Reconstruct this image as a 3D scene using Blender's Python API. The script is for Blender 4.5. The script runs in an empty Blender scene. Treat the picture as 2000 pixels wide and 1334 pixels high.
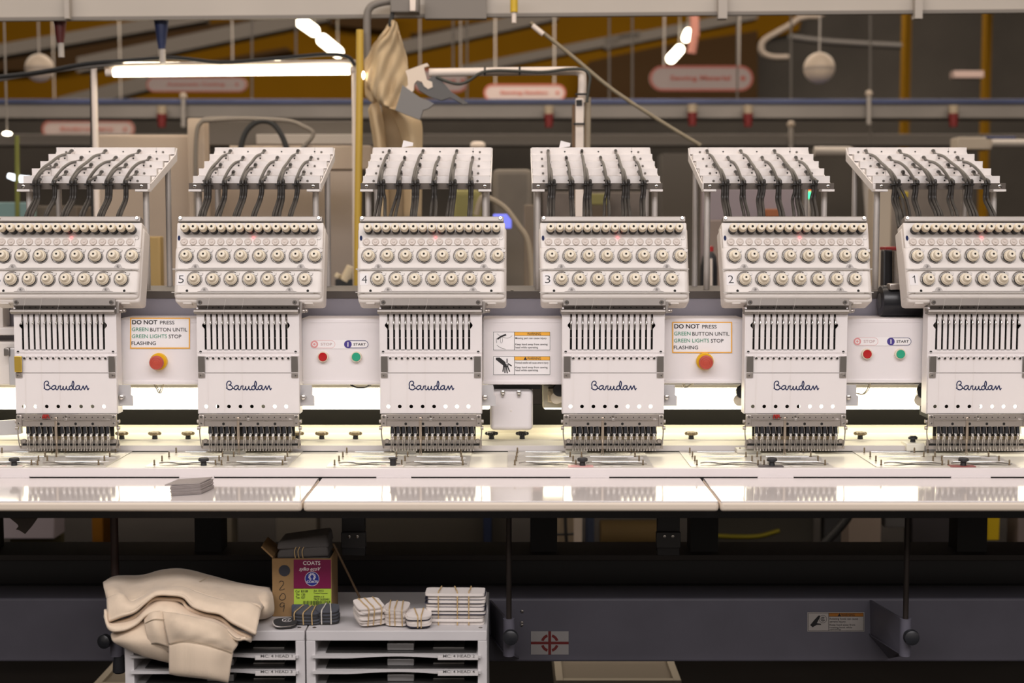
import bpy, bmesh, math, random
from mathutils import Vector, Matrix
random.seed(7)
SC = bpy.context.scene
COL = SC.collection
R = math.radians
# ------------------------------------------------------------------ camera, world, lights, exposure
F = 2000 * 50 / 36.0                      # focal length in pixels
TILT = math.atan(212 / F)                 # camera pitched slightly down, horizon at y = 455
CZ = 1.367
cam_d = bpy.data.cameras.new('camera'); cam = bpy.data.objects.new('camera', cam_d); COL.objects.link(cam)
cam_d.lens = 50; cam_d.sensor_width = 36; cam_d.clip_start = 0.05; cam_d.clip_end = 200
cam.location = (0, 0, CZ); cam.rotation_euler = (math.pi / 2 - TILT, 0, 0)
cam_d.dof.use_dof = True; cam_d.dof.focus_distance = 2.80; cam_d.dof.aperture_fstop = 3.4; cam_d.dof.aperture_blades = 9
SC.camera = cam
SC.view_settings.view_transform = 'Standard'; SC.view_settings.look = 'None'
SC.view_settings.exposure = 0.0; SC.view_settings.gamma = 1.0; SC.view_settings.use_curve_mapping = False
SC.cycles.use_denoising = True
SC.cycles.max_bounces = 8; SC.cycles.sample_clamp_indirect = 6.0; SC.cycles.caustics_reflective = False; SC.cycles.caustics_refractive = False
W = bpy.data.worlds.new('hall_air'); SC.world = W; W.use_nodes = True
W.node_tree.nodes['Background'].inputs[0].default_value = (1.0, 0.87, 0.76, 1)
W.node_tree.nodes['Background'].inputs[1].default_value = 0.34
def area(name, loc, rot, sx, sy, power, col):
    l = bpy.data.lights.new(name, 'AREA'); l.shape = 'RECTANGLE'; l.size = sx; l.size_y = sy; l.energy = power; l.color = col
    o = bpy.data.objects.new(name, l); COL.objects.link(o); o.location = loc; o.rotation_euler = rot
    return o
WARM = (1.0, 0.945, 0.945); WARM2 = (1.0, 0.84, 0.68)
# ceiling luminaires over the aisle in front of the machine and hall lights behind it, two of them added
area('aisle_luminaire', (-0.3, 0.35, 3.1), (R(28), 0, 0), 5.5, 0.5, 87, WARM)
area('aisle_luminaire', (0.2, -1.6, 3.2), (R(38), 0, 0), 5.5, 0.5, 62, WARM)
area('unseen_hall_light', (0.0, 3.3, 3.3), (R(24), 0, 0), 6, 0.4, 40, WARM2)  # added light that brightens the gantry and garment behind the machine
area('unseen_hall_light', (0.0, 5.6, 3.6), (0, 0, 0), 8, 0.5, 110, WARM2)
area('unseen_hall_light', (0.0, 9.5, 3.6), (0, 0, 0), 12, 0.6, 300, WARM2)
area('unseen_hall_light', (0.0, 13.0, 4.6), (R(35), 0, 0), 16, 0.6, 500, WARM2)  # added light, out of view, tilted to brighten the back wall

# ------------------------------------------------------------------ picture <-> place
UP = Vector((0, math.sin(TILT), math.cos(TILT))); FW = Vector((0, math.cos(TILT), -math.sin(TILT))); CAM = Vector((0, 0, CZ))
def ray(px, py): return Vector((1, 0, 0)) * ((px - 1000) / F) + UP * ((667 - py) / F) + FW
def at(px, py, Y):
    d = ray(px, py); return CAM + d * (Y / d.y)
def atz(px, py, Z):
    d = ray(px, py); return CAM + d * ((Z - CZ) / d.z)
def atplane(px, py, o, n):
    d = ray(px, py); return CAM + d * ((o - CAM).dot(n) / d.dot(n))
def zof(py, Y): return at(1000, py, Y).z
def xof(px, py, Y): return at(px, py, Y).x

# ------------------------------------------------------------------ materials
MATS = {}
def mat(name, col, rough=0.5, metal=0.0, emit=None, estr=0.0, coat=0.0, noise=0.0, nscale=30, alpha=1.0, bump=0.0, bscale=400, spec=0.5, stretch=None, sheen=0.0):
    if name in MATS: return MATS[name]
    m = bpy.data.materials.new(name); m.use_nodes = True; nt = m.node_tree; b = nt.nodes['Principled BSDF']
    b.inputs['Base Color'].default_value = (*col, 1); b.inputs['Roughness'].default_value = rough; b.inputs['Metallic'].default_value = metal
    b.inputs['Specular IOR Level'].default_value = spec
    if coat: b.inputs['Coat Weight'].default_value = coat; b.inputs['Coat Roughness'].default_value = 0.06
    if sheen: b.inputs['Sheen Weight'].default_value = sheen; b.inputs['Sheen Roughness'].default_value = 0.5
    if emit: b.inputs['Emission Color'].default_value = (*emit, 1); b.inputs['Emission Strength'].default_value = estr
    if alpha < 1: b.inputs['Alpha'].default_value = alpha
    if noise or bump:
        tc = nt.nodes.new('ShaderNodeTexCoord'); mp = nt.nodes.new('ShaderNodeMapping'); nt.links.new(tc.outputs['Object'], mp.inputs[0])
        if stretch: mp.inputs['Scale'].default_value = stretch
    if noise:
        n = nt.nodes.new('ShaderNodeTexNoise'); n.inputs['Scale'].default_value = nscale; n.inputs['Detail'].default_value = 5
        nt.links.new(mp.outputs[0], n.inputs['Vector'])
        r = nt.nodes.new('ShaderNodeValToRGB'); nt.links.new(n.outputs['Fac'], r.inputs[0])
        r.color_ramp.elements[0].position = 0.3; r.color_ramp.elements[1].position = 0.7
        r.color_ramp.elements[0].color = (*[c * (1 - noise) for c in col], 1); r.color_ramp.elements[1].color = (*[min(1, c * (1 + noise * .6)) for c in col], 1)
        nt.links.new(r.outputs[0], b.inputs['Base Color'])
    if bump:
        n2 = nt.nodes.new('ShaderNodeTexNoise'); n2.inputs['Scale'].default_value = bscale; n2.inputs['Detail'].default_value = 3
        nt.links.new(mp.outputs[0], n2.inputs['Vector'])
        bp = nt.nodes.new('ShaderNodeBump'); bp.inputs['Strength'].default_value = bump; bp.inputs['Distance'].default_value = 0.001
        nt.links.new(n2.outputs['Fac'], bp.inputs['Height']); nt.links.new(bp.outputs[0], b.inputs['Normal'])
    MATS[name] = m; return m
PAINT = mat('white_machine_paint', (0.80, 0.755, 0.745), 0.42, noise=0.03, nscale=6)
PAINT2 = mat('cream_housing_paint', (0.79, 0.735, 0.69), 0.45, noise=0.04, nscale=5)
PANELW = mat('panel_white_paint', (0.80, 0.755, 0.76), 0.4)
IVORY = mat('ivory_plastic', (0.80, 0.71, 0.56), 0.42)
CLEAR = mat('clear_milky_plastic', (0.62, 0.54, 0.48), 0.35)
STEEL = mat('satin_steel', (0.47, 0.43, 0.40), 0.42, 1.0, noise=0.08, nscale=14)
DSTEEL = mat('dark_steel', (0.30, 0.28, 0.26), 0.38, 1.0)
CHROME = mat('polished_steel', (0.66, 0.63, 0.60), 0.2, 1.0)
DISC = mat('grey_disc_steel', (0.30, 0.28, 0.26), 0.42, 0.9)
ALU = mat('white_aluminium', (0.82, 0.775, 0.75), 0.4, noise=0.05, nscale=40)
BLACK = mat('black_rubber', (0.018, 0.018, 0.020), 0.5)
BLACKP = mat('black_plastic', (0.022, 0.023, 0.027), 0.3)
VOID = mat('dark_interior', (0.010, 0.010, 0.009), 0.8)
TUBE = mat('smoked_tube', (0.027, 0.023, 0.020), 0.45)
LILAC = mat('lilac_grey_paint', (0.34, 0.33, 0.39), 0.5, noise=0.05, nscale=9)
CREAMB = mat('cream_bed_paint', (0.86, 0.82, 0.70), 0.35, noise=0.08, nscale=7, stretch=(1, 3, 1))
BEDW = mat('bed_white_paint', (0.71, 0.665, 0.665), 0.35)
LAMIN = mat('white_laminate', (0.71, 0.66, 0.65), 0.10, coat=0.6)
LAMINE = mat('laminate_edging', (0.72, 0.62, 0.51), 0.5)
NAVY = mat('navy_print', (0.012, 0.022, 0.085), 0.6, spec=.2)
INK = mat('black_ink', (0.015, 0.014, 0.016), 0.5)
PAPER = mat('white_sticker', (0.86, 0.83, 0.83), 0.45)
RED = mat('red_plastic', (0.46, 0.012, 0.015), 0.16, coat=0.5)
REDM = mat('red_mushroom', (0.50, 0.075, 0.048), 0.35)
YEL = mat('yellow_plastic', (0.80, 0.46, 0.01), 0.35)
GREEN = mat('green_plastic', (0.03, 0.36, 0.21), 0.3)
ORANGE = mat('orange_print', (0.86, 0.42, 0.05), 0.45)
LAMP = mat('lamp_diffuser', (0.9, 0.88, 0.8), 0.4, emit=(1.0, 0.90, 0.66), estr=5.0)
REDLED = mat('red_led', (0.8, 0.1, 0.1), 0.3, emit=(1.0, 0.10, 0.10), estr=4.0)

# ------------------------------------------------------------------ mesh helpers
ORG = {}
class MB:
    def __init__(self): self.v = []; self.f = []; self.mi = []; self.fl = []; self.c = 0
    def mat(self, i): self.c = i; return self
    def add(self, vs, fs, flat=None):
        n = len(self.v); self.v += [Vector(p) for p in vs]; self.f += [tuple(i + n for i in f) for f in fs]; self.mi += [self.c] * len(fs); self.fl += flat if flat else [False] * len(fs); return self
    def box(self, x0, x1, y0, y1, z0, z1, b=0, seg=2):
        if x1 < x0: x0, x1 = x1, x0
        if y1 < y0: y0, y1 = y1, y0
        if z1 < z0: z0, z1 = z1, z0
        vs = [(x, y, z) for z in (z0, z1) for y in (y0, y1) for x in (x0, x1)]
        fs = [(0, 2, 3, 1), (4, 5, 7, 6), (0, 1, 5, 4), (2, 6, 7, 3), (0, 4, 6, 2), (1, 3, 7, 5)]
        if not b: return self.add(vs, fs)
        return self.bev(vs, fs, min(b, (x1 - x0) * .49, (y1 - y0) * .49, (z1 - z0) * .49), seg)
    def bev(self, vs, fs, b, seg=2):
        bm = bmesh.new(); bv = [bm.verts.new(p) for p in vs]
        for f in fs: bm.faces.new([bv[i] for i in f])
        res = bmesh.ops.bevel(bm, geom=bm.edges[:], offset=b, segments=seg, affect='EDGES', profile=.5)
        new = set(res['faces']); bm.verts.index_update()
        self.add([v.co.copy() for v in bm.verts], [[v.index for v in f.verts] for f in bm.faces], [f not in new for f in bm.faces]); bm.free(); return self
    def hexa(self, p8, b=0, seg=2):     # p8: bottom 4 (ccw), top 4
        fs = [(3, 2, 1, 0), (4, 5, 6, 7), (0, 1, 5, 4), (1, 2, 6, 5), (2, 3, 7, 6), (3, 0, 4, 7)]
        return self.bev([Vector(p) for p in p8], fs, b, seg) if b else self.add(p8, fs)
    def lathe(self, o, ax, prof, seg=20):   # prof: [(radius, height along ax)]
        o = Vector(o); ax = Vector(ax).normalized(); u = ax.orthogonal().normalized(); w = ax.cross(u)
        vs = []; fs = []; rows = []
        for r, h in prof:
            if r < 1e-7: rows.append([len(vs)]); vs.append(o + ax * h)
            else:
                rows.append(list(range(len(vs), len(vs) + seg)))
                vs += [o + ax * h + (u * math.cos(2 * math.pi * i / seg) + w * math.sin(2 * math.pi * i / seg)) * r for i in range(seg)]
        for a, b in zip(rows, rows[1:]):
            for i in range(seg):
                j = (i + 1) % seg
                if len(a) == 1 and len(b) == 1: continue
                if len(a) == 1: fs.append((a[0], b[j], b[i]))
                elif len(b) == 1: fs.append((a[i], a[j], b[0]))
                else: fs.append((a[i], a[j], b[j], b[i]))
        if len(rows[0]) > 1: fs.append(tuple(reversed(rows[0])))
        if len(rows[-1]) > 1: fs.append(tuple(rows[-1]))
        return self.add(vs, fs)
    def cyl(self, p0, p1, r, r1=None, seg=16):
        p0 = Vector(p0); p1 = Vector(p1); d = p1 - p0
        return self.lathe(p0, d, [(r, 0), (r if r1 is None else r1, d.length)], seg)
    def ball(self, c, r, seg=16, sz=1.0, n=8):
        return self.lathe(c, (0, 0, 1), [(r * math.sin(math.pi * i / n), -r * sz * math.cos(math.pi * i / n)) for i in range(n + 1)], seg)
    def tube(self, pts, r, seg=8, sm=5, closed=False, flat=1.0):
        pts = [Vector(p) for p in pts]
        if sm > 1: pts = crom(pts, sm, closed)
        n = len(pts); vs = []; fs = []; pu = None
        rr = r if isinstance(r, (list, tuple)) else None
        for i, p in enumerate(pts):
            t = (pts[(i + 1) % n] - pts[i - 1]) if closed else (pts[min(i + 1, n - 1)] - pts[max(i - 1, 0)])
            if t.length < 1e-9: t = Vector((0, 0, 1))
            t.normalize()
            if pu is None: u = t.orthogonal().normalized()
            else:
                u = pu - t * pu.dot(t); u = u.normalized() if u.length > 1e-6 else t.orthogonal().normalized()
            pu = u; w = t.cross(u)
            ri = rr[0] + (rr[1] - rr[0]) * i / (n - 1) if rr else r
            vs += [p + (u * math.cos(2 * math.pi * k / seg) + w * math.sin(2 * math.pi * k / seg) * flat) * ri for k in range(seg)]
        for i in range(n if closed else n - 1):
            a = i * seg; b = ((i + 1) % n) * seg
            for k in range(seg):
                l = (k + 1) % seg; fs.append((a + k, a + l, b + l, b + k))
        if not closed: fs.append(tuple(reversed(range(seg)))); fs.append(tuple(range((n - 1) * seg, n * seg)))
        return self.add(vs, fs)
    def prism(self, poly, d):               # poly: 3D points of a planar outline, d: extrusion vector
        poly = [Vector(p) for p in poly]; d = Vector(d); n = len(poly)
        return self.add(poly + [p + d for p in poly], [tuple(range(n)), tuple(range(2 * n - 1, n - 1, -1))] + [(i, i + n, (i + 1) % n + n, (i + 1) % n) for i in range(n)])
    def poly(self, pts): return self.add(pts, [tuple(range(len(pts)))])
    def grid(self, rows, closed=False):
        n = len(rows[0]); vs = [p for r in rows for p in r]; fs = []
        for i in range(len(rows) - 1):
            for k in range(n if closed else n - 1):
                l = (k + 1) % n; fs.append((i * n + k, i * n + l, (i + 1) * n + l, (i + 1) * n + k))
        return self.add(vs, fs)
    def build(self, name, mats, parent=None, smooth=True, ang=38, mods=None):
        o0 = worldpos(parent) if parent else Vector()
        me = bpy.data.meshes.new(name); me.from_pydata([v - o0 for v in self.v], [], self.f)
        bm = bmesh.new(); bm.from_mesh(me); bmesh.ops.remove_doubles(bm, verts=bm.verts[:], dist=1e-7) if False else None
        bmesh.ops.recalc_face_normals(bm, faces=bm.faces[:]); bm.to_mesh(me); bm.free()
        for m in (mats if isinstance(mats, (list, tuple)) else [mats]): me.materials.append(m)
        for p, i in zip(me.polygons, self.mi): p.material_index = i
        if smooth:
            me.shade_smooth(); me.set_sharp_from_angle(angle=R(ang))
            for p, fl in zip(me.polygons, self.fl):
                if fl: p.use_smooth = False
        o = bpy.data.objects.new(name, me); COL.objects.link(o)
        if parent: o.parent = parent
        return o
def worldpos(o):
    p = Vector()
    while o is not None: p = p + o.location; o = o.parent
    return p
def crom(P, sm, closed=False):
    n = len(P); out = []
    for i in range(n if closed else n - 1):
        p1 = P[i]; p2 = P[(i + 1) % n]; p0 = P[i - 1] if (i or closed) else p1 * 2 - p2; p3 = P[(i + 2) % n] if (closed or i + 2 < n) else p2 * 2 - p1
        for s in range(sm):
            t = s / sm; out.append(.5 * ((2 * p1) + (p2 - p0) * t + (2 * p0 - 5 * p1 + 4 * p2 - p3) * t * t + (3 * p1 - p0 - 3 * p2 + p3) * t ** 3))
    if not closed: out.append(P[-1].copy())
    return out
def resample(pts, n):
    pts = [Vector(p) for p in pts]; L = [0]
    for a, b in zip(pts, pts[1:]): L.append(L[-1] + (b - a).length)
    out = []; j = 0
    for i in range(n):
        d = L[-1] * i / (n - 1)
        while j < len(L) - 2 and L[j + 1] < d: j += 1
        s = (d - L[j]) / max(1e-9, L[j + 1] - L[j]); out.append(pts[j].lerp(pts[j + 1], min(1, max(0, s))))
    return out
def tag(o, label=None, cat=None, group=None, kind=None):
    for k, v in (('label', label), ('category', cat), ('group', group), ('kind', kind)):
        if v: o[k] = v
    return o
def thing(name, loc, label, cat, group=None):
    o = bpy.data.objects.new(name, None); COL.objects.link(o); o.location = loc; o.empty_display_size = .05
    return tag(o, label, cat, group)
def inst(src, loc, parent=None, name=None):
    o = bpy.data.objects.new(name or src.name.split('.')[0], src.data); COL.objects.link(o)
    if parent: o.parent = parent
    o.location = loc; return o
def copy_tree(o, parent=None, skip=()):
    c = o.copy(); COL.objects.link(c)
    if parent: c.parent = parent
    for ch in list(o.children):
        if ch.name.split('.')[0] not in skip: copy_tree(ch, c, skip)
    return c
# ------------------------------------------------------------------ lettering
_tc = {}
def glyphs(s, bold=0.0, res=3):
    k = (s, bold, res)
    if k in _tc: return _tc[k]
    cu = bpy.data.curves.new('t', 'FONT'); cu.body = s; cu.size = 1; cu.offset = bold; cu.resolution_u = res; cu.dimensions = '2D'; cu.fill_mode = 'BOTH'
    ob = bpy.data.objects.new('t', cu); COL.objects.link(ob)
    me = bpy.data.meshes.new_from_object(ob.evaluated_get(bpy.context.evaluated_depsgraph_get()))
    vs = [v.co.copy() for v in me.vertices]; fs = [tuple(p.vertices) for p in me.polygons]
    bpy.data.objects.remove(ob); bpy.data.curves.remove(cu); bpy.data.meshes.remove(me)
    x0 = min(v.x for v in vs); x1 = max(v.x for v in vs); y0 = min(v.y for v in vs); y1 = max(v.y for v in vs)
    _tc[k] = ([((v.x - x0) / (x1 - x0), (v.y - y0) / (y1 - y0)) for v in vs], fs); return _tc[k]
def text(mb, s, fn, x0, x1, y0, y1, bold=0.0, slant=0.0, ang=0.0):
    """letters whose ink fills the pixel rectangle x0..x1, y0 (top)..y1 (bottom); fn maps a pixel to the surface"""
    vs, fs = glyphs(s, bold); cx, cy = (x0 + x1) / 2, (y0 + y1) / 2; ca, sa = math.cos(ang), math.sin(ang); out = []
    for a, b in vs:
        x = x0 + a * (x1 - x0) + slant * (b - .5) * (y1 - y0); y = y1 - b * (y1 - y0); dx, dy = x - cx, y - cy
        out.append(fn(cx + dx * ca - dy * sa, cy + dx * sa + dy * ca))
    return mb.add(out, fs)
def onY(Y): return lambda px, py: at(px, py, Y)
def sq(mb, fn, x0, x1, y0, y1): return mb.poly([fn(x0, y1), fn(x1, y1), fn(x1, y0), fn(x0, y0)])
def disc(mb, fn, cx, cy, r, n=24, ry=None): return mb.poly([fn(cx + r * math.cos(-2 * math.pi * i / n), cy + (ry or r) * math.sin(-2 * math.pi * i / n)) for i in range(n)])
def ring2(mb, fn, cx, cy, r0, r1, n=32, a0=0, a1=360):
    rows = [[fn(cx + r * math.cos(R(a0 + (a1 - a0) * i / n)), cy + r * math.sin(R(a0 + (a1 - a0) * i / n))) for i in range(n + 1)] for r in (r0, r1)]
    return mb.grid(rows)
def stroke(mb, fn, pts, w, sm=6):        # flat pen stroke of width w pixels
    P = crom([Vector((x, y, 0)) for x, y in pts], sm) if sm > 1 else [Vector((x, y, 0)) for x, y in pts]
    a = []; b = []
    for i, p in enumerate(P):
        t = P[min(i + 1, len(P) - 1)] - P[max(i - 1, 0)]
        t = t.normalized() if t.length > 1e-9 else Vector((1, 0, 0)); n = Vector((-t.y, t.x, 0)) * w / 2
        a.append(fn(p.x + n.x, p.y + n.y)); b.append(fn(p.x - n.x, p.y - n.y))
    return mb.grid([a, b])
def pill(x0, x1, y0, y1, n=12):
    r = (y1 - y0) / 2; cy = (y0 + y1) / 2
    return [(x1 - r + r * math.sin(math.pi * i / n), cy - r * math.cos(math.pi * i / n)) for i in range(n + 1)] + [(x0 + r - r * math.sin(math.pi * i / n), cy + r * math.cos(math.pi * i / n)) for i in range(n + 1)]
def frame2(mb, fn, outer, inner): # band between two outlines with as many points
    o = [fn(*p) for p in outer]; i = [fn(*p) for p in inner]; return mb.grid([o + o[:1], i + i[:1]])
# ------------------------------------------------------------------ key levels of the machine
D = 2.795                                  # plane of the needle case fronts
PITCH = 0.36
ZB = at(842, 889, D).z                     # top of the bed
HX = at(842, 700, D).x
HX_OF = {6: HX - 2 * PITCH, 5: HX - PITCH, 4: HX, 3: HX + PITCH, 2: HX + 2 * PITCH, 1: HX + 3 * PITCH}
fD = onY(D)
# leaning tension panel
LEAN = R(17); PN = Vector((0, -math.cos(LEAN), math.sin(LEAN))); PV = Vector((0, math.sin(LEAN), math.cos(LEAN))); PO = at(842, 575, 2.787)
def PF(px, py, h=0.0): return atplane(px, py, PO, PN) + PN * h
def fP(h): return lambda px, py: PF(px, py, h)
def pbox(mb, x0, x1, y0, y1, h0, h1, b=0, seg=2):
    a = [PF(x0, y1), PF(x1, y1), PF(x1, y0), PF(x0, y0)]
    return mb.hexa([p + PN * h0 for p in a] + [p + PN * h1 for p in a], b, seg)
def ybox(mb, x0, x1, y0, y1, Y0, Y1, b=0, Yref=None, seg=2):
    r = Yref if Yref is not None else Y0
    p = at(x0, y1, r); q = at(x1, y0, r); return mb.box(p.x, q.x, Y0, Y1, p.z, q.z, b, seg)
def screw(mb, p, n, r, h=0.0015):
    n = Vector(n).normalized(); mb.mat(0).lathe(p, n, [(r, 0), (r, h * .6), (r * .75, h)], 14)
    u = Vector((1, 0, 0)); w = n.cross(u).normalized(); c = Vector(p) + n * (h + .0002)
    mb.mat(1)
    for a, b in ((u, w), (w, u)): mb.poly([c + a * r * .55 + b * r * .12, c + a * r * .55 - b * r * .12, c - a * r * .55 - b * r * .12, c - a * r * .55 + b * r * .12])
    mb.mat(0)
head = thing('embroidery_head', (HX, D, ZB), '', 'embroidery head', 'embroidery heads in a row')
FRONT = (0, -1, 0)

# --- tension housing
m = MB()
pbox(m, 697.5, 987, 480, 583, -.045, 0, .008, 3); pbox(m, 700, 986.5, 434, 486, -.045, -.0008, .003)
pbox(m, 698, 989, 440, 589, -.062, -.008, .007, 3)
for x in (722, 960): pbox(m, x - 9, x + 9, 584, 590.5, -.03, -.012, .002)
m.build('tension_housing', PAINT2, head)
m = MB(); pbox(m, 702.5, 984, 423.5, 433.5, -.02, .004, .0015); o = m.build('top_rail', mat('grey_rail_steel', (.36, .33, .305), .5, .75, noise=.06, nscale=20), head); o['label'] = 'steel rail'
m = MB()
for x in (707.7, 977.5): screw(m, PF(x, 427.5, .004), PN, .0038, .003)
m.build('rail_screws', [CHROME, INK], head)
m = MB(); pbox(m, 710, 975, 464, 480, 0, .0012, .0008); m.build('roller_strip', PAINT2, head)
# --- pretension knobs
p0 = PF(719.6, 442.6 + 7.0); k = None
for i in range(15):
    p = PF(719.9 + 17.83 * i, 450.2)
    if k is None:
        m = MB(); m.lathe(p, PN, [(.0074, .014), (.0079, .0145), (.0079, .0210), (.0073, .0220), (.0073, .0270), (.0066, .0280), (.0025, .0280), (.0022, .0263), (0, .0263)], 22)
        for a in range(24):
            u = Vector((1, 0, 0)) * math.cos(a * math.pi / 12) + PV * math.sin(a * math.pi / 12); m.cyl(p + PN * .0148 + u * .0079, p + PN * .0207 + u * .0079, .0005, seg=5)
        k = m.build('pretension_knob', IVORY, head); k['label'] = 'ivory knob'
        s = MB().lathe(p, PN, [(.0080, 0), (.0080, .0060), (.0074, .0140), (.003, .0145), (0, .0145)], 18).build('knob_sleeve', BLACK, k)
        e = MB().lathe(p + PN * .0281, PN, [(.0024, 0), (0, 0.0001)], 10).build('knob_bore', VOID, k)
        kp = p
    else:
        c = inst(k, k.location + (p - kp), head); inst(s, (0, 0, 0), c); inst(e, (0, 0, 0), c); c['label'] = 'ivory knob'
# --- milky check rollers
k = None
for i in range(15):
    p = PF(715.8 + 17.83 * i, 472.6)
    if k is None:
        kp = p; m = MB(); m.lathe(p, PN, [(.0072, .0010), (.0072, .0028), (.0062, .0036), (.0050, .0036), (.0046, .0029), (.0028, .0029), (.0024, .0040), (0, .0043)], 20)
        k = m.build('check_roller', CLEAR, head)
    else: inst(k, k.location + (p - kp), head)
m = MB(); m.lathe(PF(850.8, 465), PN, [(.0028, 0), (.0026, .002), (.0015, .0032), (0, .0036)], 14); m.build('indicator_light', REDLED, head)
m = MB(); m.prism([PF(705.2 + 2.6 * math.cos(a * .5236), 465 + 5 * math.sin(a * .5236)) for a in range(12)], PN * .0006); m.build('cover_plug', NAVY, head)
m = MB().mat(0); m.lathe(PF(978, 464), PN, [(.0043, 0), (.0043, .0008), (.0035, .0008), (.0035, .0003), (0, .0003)], 18); m.build('blank_cap', DSTEEL, head)
m = MB(); disc(m, fP(.0007), 978, 464, 3.6); m.build('cap_face', PAINT2, head)
# --- tension knobs, two rows
def tension_knob(px, py, store={}):
    p = PF(px, py)
    if 'k' in store:
        c = inst(store['k'], store['k'].location + (p - store['p']), head); c['label'] = 'ivory knob'
        for q in store['sub']: inst(q, (0, 0, 0), c)
        return
    m = MB(); m.lathe(p, PN, [(.0112, .0040), (.0117, .0046), (.0117, .0070), (.0106, .0078), (.0104, .0085), (.0104, .0105), (.0094, .0112), (.0078, .0118), (.0068, .0200), (.0062, .0206), (.0022, .0206), (.0019, .0190), (0, .0190)], 26)
    k = m.build('tension_knob', IVORY, head); k['label'] = 'ivory knob'
    U = Vector((1, 0, 0))
    m = MB(); m.lathe(p, PN, [(.0142, .0), (.0142, .0012), (.0136, .0018), (.0105, .0018), (.0105, .0008)], 28)
    m.tube([p + PN * .003 + U * .0150 * math.cos(a) + PV * (.0150 * math.sin(a) + .0012) for a in [R(60 + 14 * j) for j in range(13)]], .0007, 6, 2)
    m.prism([p + U * x + PV * y + PN * .0005 for x, y in ((.002, .0135), (.009, .0165), (.0150, .0140), (.0140, .0095), (.010, .009))], PN * .0012)
    m.prism([p + U * x + PV * y + PN * .0005 for x, y in ((-.0155, .001), (-.0125, .001), (-.0125, -.003), (-.0155, -.003))], PN * .002)
    d = m.build('tension_disc', DISC, k)
    m = MB(); m.lathe(p, PN, [(.0122, .0019), (.0122, .0040), (.0100, .0040)], 24)
    for a in range(20):
        u = U * math.cos(a * .31416) + PV * math.sin(a * .31416); m.cyl(p + PN * .002 + u * .0122, p + PN * .0040 + u * .0122, .0006, seg=5)
    g = m.build('tension_dial', BLACKP, k)
    b = MB().lathe(p + PN * .0207, PN, [(.0020, 0), (0, .0001)], 10).build('knob_bore', VOID, k)
    store.update(k=k, p=p, sub=[d, g, b])
for i in range(8): tension_knob(721.4 + 35.85 * i, 501.2)
for i in range(7): tension_knob(738.8 + 35.85 * i, 546.6)
# --- guide wires
for y, xa, xb, s in ((527, 711, 972, (739, 945)), (572.3, 710.5, 972, (758, 924))):
    m = MB(); h = .004
    m.tube([PF(xa, y, 0), PF(xa + 1, y, h), PF(xa + 4, y, h + .001), PF(xb - 4, y, h + .001), PF(xb - 1, y, h), PF(xb, y, 0)], .0012, 8, 3)
    m.build('guide_bar', mat('bright_bar_steel', (.70, .67, .64), .3, .4), head)
    m = MB()
    yb = y - 3.6
    m.prism([PF(s[0] - 14, yb + 1, .0004), PF(s[0] - 8, yb - .5, .0004), PF(s[0] - 4.5, yb - 6.5, .0004), PF(s[0], yb - 8, .0004), PF(s[0] + 4.5, yb - 6.5, .0004), PF(s[0] + 8, yb - .5, .0004), PF(s[1] - 8, yb - .5, .0004), PF(s[1] - 4.5, yb - 6.5, .0004), PF(s[1], yb - 8, .0004), PF(s[1] + 4.5, yb - 6.5, .0004), PF(s[1] + 8, yb - .5, .0004), PF(s[1] + 14, yb + 1, .0004)], PN * .0009)
    for x in s: screw(m, PF(x, yb - 3, .0013), PN, .0031, .0012)
    m.build('wire_bracket', [mat('wire_bracket_grey', (.40, .37, .35), .5, .3), INK], head)
m = MB()
for x in (723.6, 959.6): disc(m, fP(.0003), x, 568, 2.6, 14)
m.build('panel_holes', VOID, head)
# --- needle case
m = MB()
Yp = D + .0025
z1 = [613, 695]
edges = [742.8] + [758.4 + 11.27 * i for i in range(15)] + [940.7]
for i in range(16):
    xa = edges[i] + (2.15 if i else 0); xb = edges[i + 1] - (2.15 if i < 15 else 0)
    if 0 < i < 15: ybox(m, xa, xb, 613, 684, D, Yp)
    else:
        n = -1 if i == 0 else 1; xe = xb if i == 0 else xa; xo = xa if i == 0 else xb
        pts = [(xo, 613), (xe, 613), (xe, 629), (xe + n * 3, 632), (xe + n * 4.5, 634), (xe + n * 4.5, 637), (xe + n * 3, 639), (xe, 642.5), (xe, 684), (xo, 684)]
        m.prism([fD(*p) for p in pts], (0, Yp - D, 0))
ybox(m, 742.8, 940.7, 683, 696, D, Yp)
ybox(m, 742.8, 940.7, 688, 689.2, D - .0012, D)
for xa, xb in ((742.3, 744.2), (939.3, 941.2)): ybox(m, xa, xb, 600, 808, D + .0005, D + .034)
m.build('slotted_plate', PAINT, head)
m = MB()
for x in (748.3, 934): disc(m, onY(D - .0004), x, 687.6, 2.7, 16)
m.build('plate_bores', VOID, head)
m = MB(); p = at(744.5, 690, D + .02); q = at(939.5, 600, D + .02); m.box(p.x, q.x, D + .020, D + .024, p.z, q.z); o = m.build('slot_backing', VOID, head)
m = MB(); z = at(800, 659.6, D + .008).z; m.cyl((at(745, 660, D).x, D + .008, z), (at(939, 660, D).x, D + .008, z), .0009, seg=6); m.build('stop_rod', CHROME, head)
k = None
for i in range(15):
    x = at(758.4 + 11.27 * i, 640, D).x
    if k is None:
        kx = x; za = zof(615, D)
        m = MB(); m.tube([(x, D + .012, za + .004), (x - .0005, D + .004, za - .002), (x + .0004, D - .004, za - .010), (x + .0002, D - .007, za - .016)], .00125, 7, 4)
        m.lathe((x, D - .008, za - .0165), (0, -1, .15), [(.0016, -.001), (.0022, 0), (.0016, .0012), (0, .0014)], 10)
        m.box(x - .0009, x + .0009, D + .010, D + .016, za - .030, za - .012)
        k = m.build('take_up_lever', CHROME, head)
    else: inst(k, k.location + Vector((x - kx, 0, 0)), head)
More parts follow.
